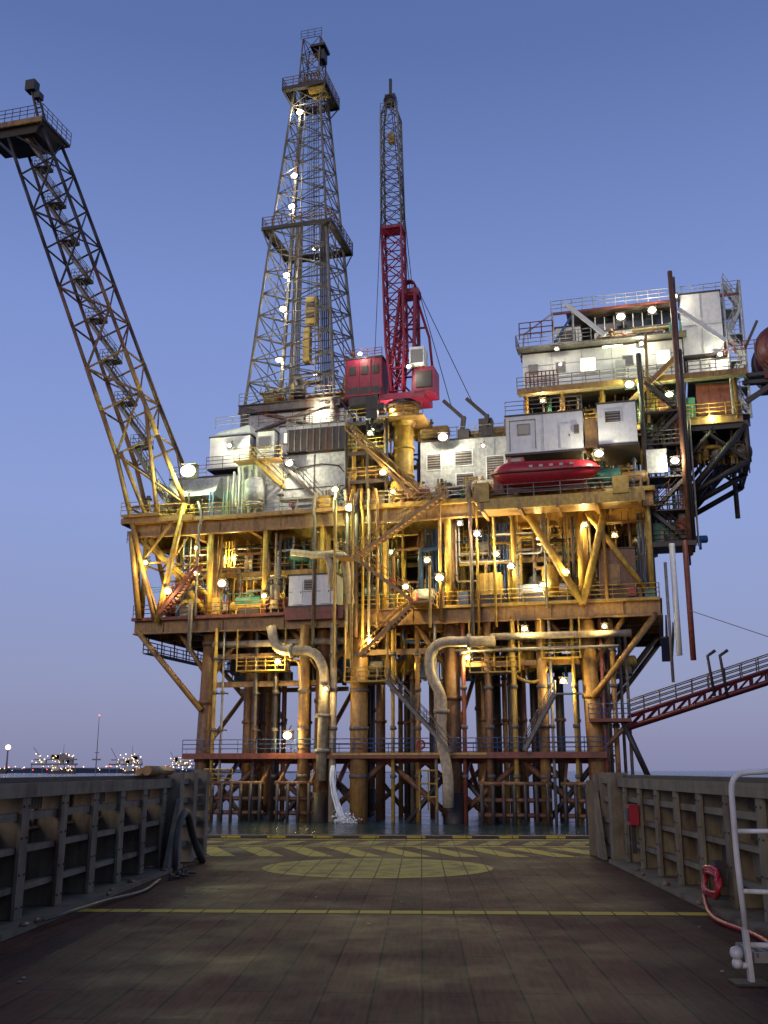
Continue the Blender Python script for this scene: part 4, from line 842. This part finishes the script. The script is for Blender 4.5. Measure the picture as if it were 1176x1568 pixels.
g=Grp('fire_hose_box',*SH); g('box','red').box(3.62,3.78,18.7,19.0,.78,1.12); g('frame','dark').box(3.60,3.619,18.74,18.96,.84,1.06); g('bracket','dark').box(3.66,3.74,18.8,18.88,.3,.777); g.done()
g=Grp('fire_hose',*SH)
pts=[]
for i in range(46): a=i*.42; pts.append((3.62+.03*math.sin(i*1.3),13.7+.36*math.cos(a)+.03*math.sin(i*.7),.30+.16*math.sin(a)+.002*i))
g('hose','red').path(pts,.028,8); g('hose','red').path([(3.6,14.0,.16),(3.45,13.3,.05),(3.35,12.5,.04),(3.5,11.6,.04),(3.4,10.6,.04)],.028,8,br=.5); g('reel_bracket','dark').box(3.66,3.79,13.6,13.8,.3,.6)
g.done()
g=Grp('safety_rail',*SH); w=g('tube_frame','railwhite'); X=2.66; Y=9.2
w.path([(X+.03,Y,.34),(X,Y,1.0),(X,Y,1.68),(X+.5,Y+.05,1.70),(X+2.2,Y+.1,1.72)],.025,12,br=.16)
w.path([(X+.02,Y,1.2),(X+1.1,Y+.05,1.2)],.02,10); w.path([(X+.02,Y,.72),(X+1.1,Y+.05,.68)],.02,10); w.path([(X+.02,Y,.30),(X+1.1,Y+.05,.26)],.022,10)
w.tube((X+1.1,Y+.05,0),(X+1.1,Y+.05,1.7),.025,n=12)
w.beam((X+.04,Y,.02),(X+.02,Y,.42),.04,.07); w.ball((X-.07,Y-.02,.24),.055,n=14,m=10); w.tube((X-.05,Y,.14),(X+.03,Y,.14),.025,n=10); w.ball((X-.07,Y-.02,.16),.045,n=14,m=10); g('foot_plate','olddark').box(X-.12,X+.16,Y-.12,Y+.12,.003,.02)
for i in range(12): g('grating','galv').box(X+.1+i*.09,X+.12+i*.09,Y+.0,Y+.5,.2,.235)
g('grating','galv').box(X+.08,X+1.2,Y+.0,Y+.03,.16,.24); g('grating','galv').box(X+.08,X+1.2,Y+.5,Y+.53,.16,.24)
g.done()

# ============================================================ WORLD / SUN
w=bpy.data.worlds.new('World'); scene.world=w; w.use_nodes=True; n=w.node_tree; N=n.nodes.new; Lk=n.links.new
bg=n.nodes['Background']
sky=N('ShaderNodeTexSky'); sky.sky_type='NISHITA'; sky.sun_disc=False; sky.sun_elevation=math.radians(3); sky.sun_rotation=math.radians(215); sky.altitude=0; sky.dust_density=1.5
tc=N('ShaderNodeTexCoord'); sx=N('ShaderNodeSeparateXYZ'); Lk(tc.outputs['Generated'],sx.inputs[0])
cr=N('ShaderNodeValToRGB'); e=cr.color_ramp.elements; e[0].position=0; e[0].color=(.225,.235,.39,1); e[1].position=1; e[1].color=(.045,.075,.24,1)
for p_,c_ in ((.08,(.245,.28,.49,1)),(.25,(.245,.32,.64,1)),(.42,(.19,.27,.60,1)),(.62,(.098,.155,.39,1))):
    q=e.new(p_); q.color=c_
Lk(sx.outputs['Z'],cr.inputs[0])
sc=N('ShaderNodeVectorMath'); sc.operation='SCALE'; sc.inputs['Scale'].default_value=.02; Lk(sky.outputs[0],sc.inputs[0])
ad=N('ShaderNodeVectorMath'); ad.operation='ADD'; Lk(cr.outputs[0],ad.inputs[0]); Lk(sc.outputs[0],ad.inputs[1]); Lk(ad.outputs[0],bg.inputs['Color']); bg.inputs['Strength'].default_value=1.0
sl=bpy.data.lights.new('sun','SUN'); sl.energy=.6; sl.angle=math.radians(25); sl.color=(1,.85,.70); so=bpy.data.objects.new('sun',sl); scene.collection.objects.link(so)
d=V((0.45,0.85,-0.32)); so.rotation_euler=d.to_track_quat('-Z','Y').to_euler()

# ============================================================ CAMERA
c=bpy.data.cameras.new('camera'); c.sensor_fit='VERTICAL'; c.sensor_height=36; c.lens=36; c.clip_end=60000; c.clip_start=.05
co=bpy.data.objects.new('camera',c); scene.collection.objects.link(co); co.location=(0,0,4); co.rotation_euler=(math.radians(90+14.17),0,0); scene.camera=co
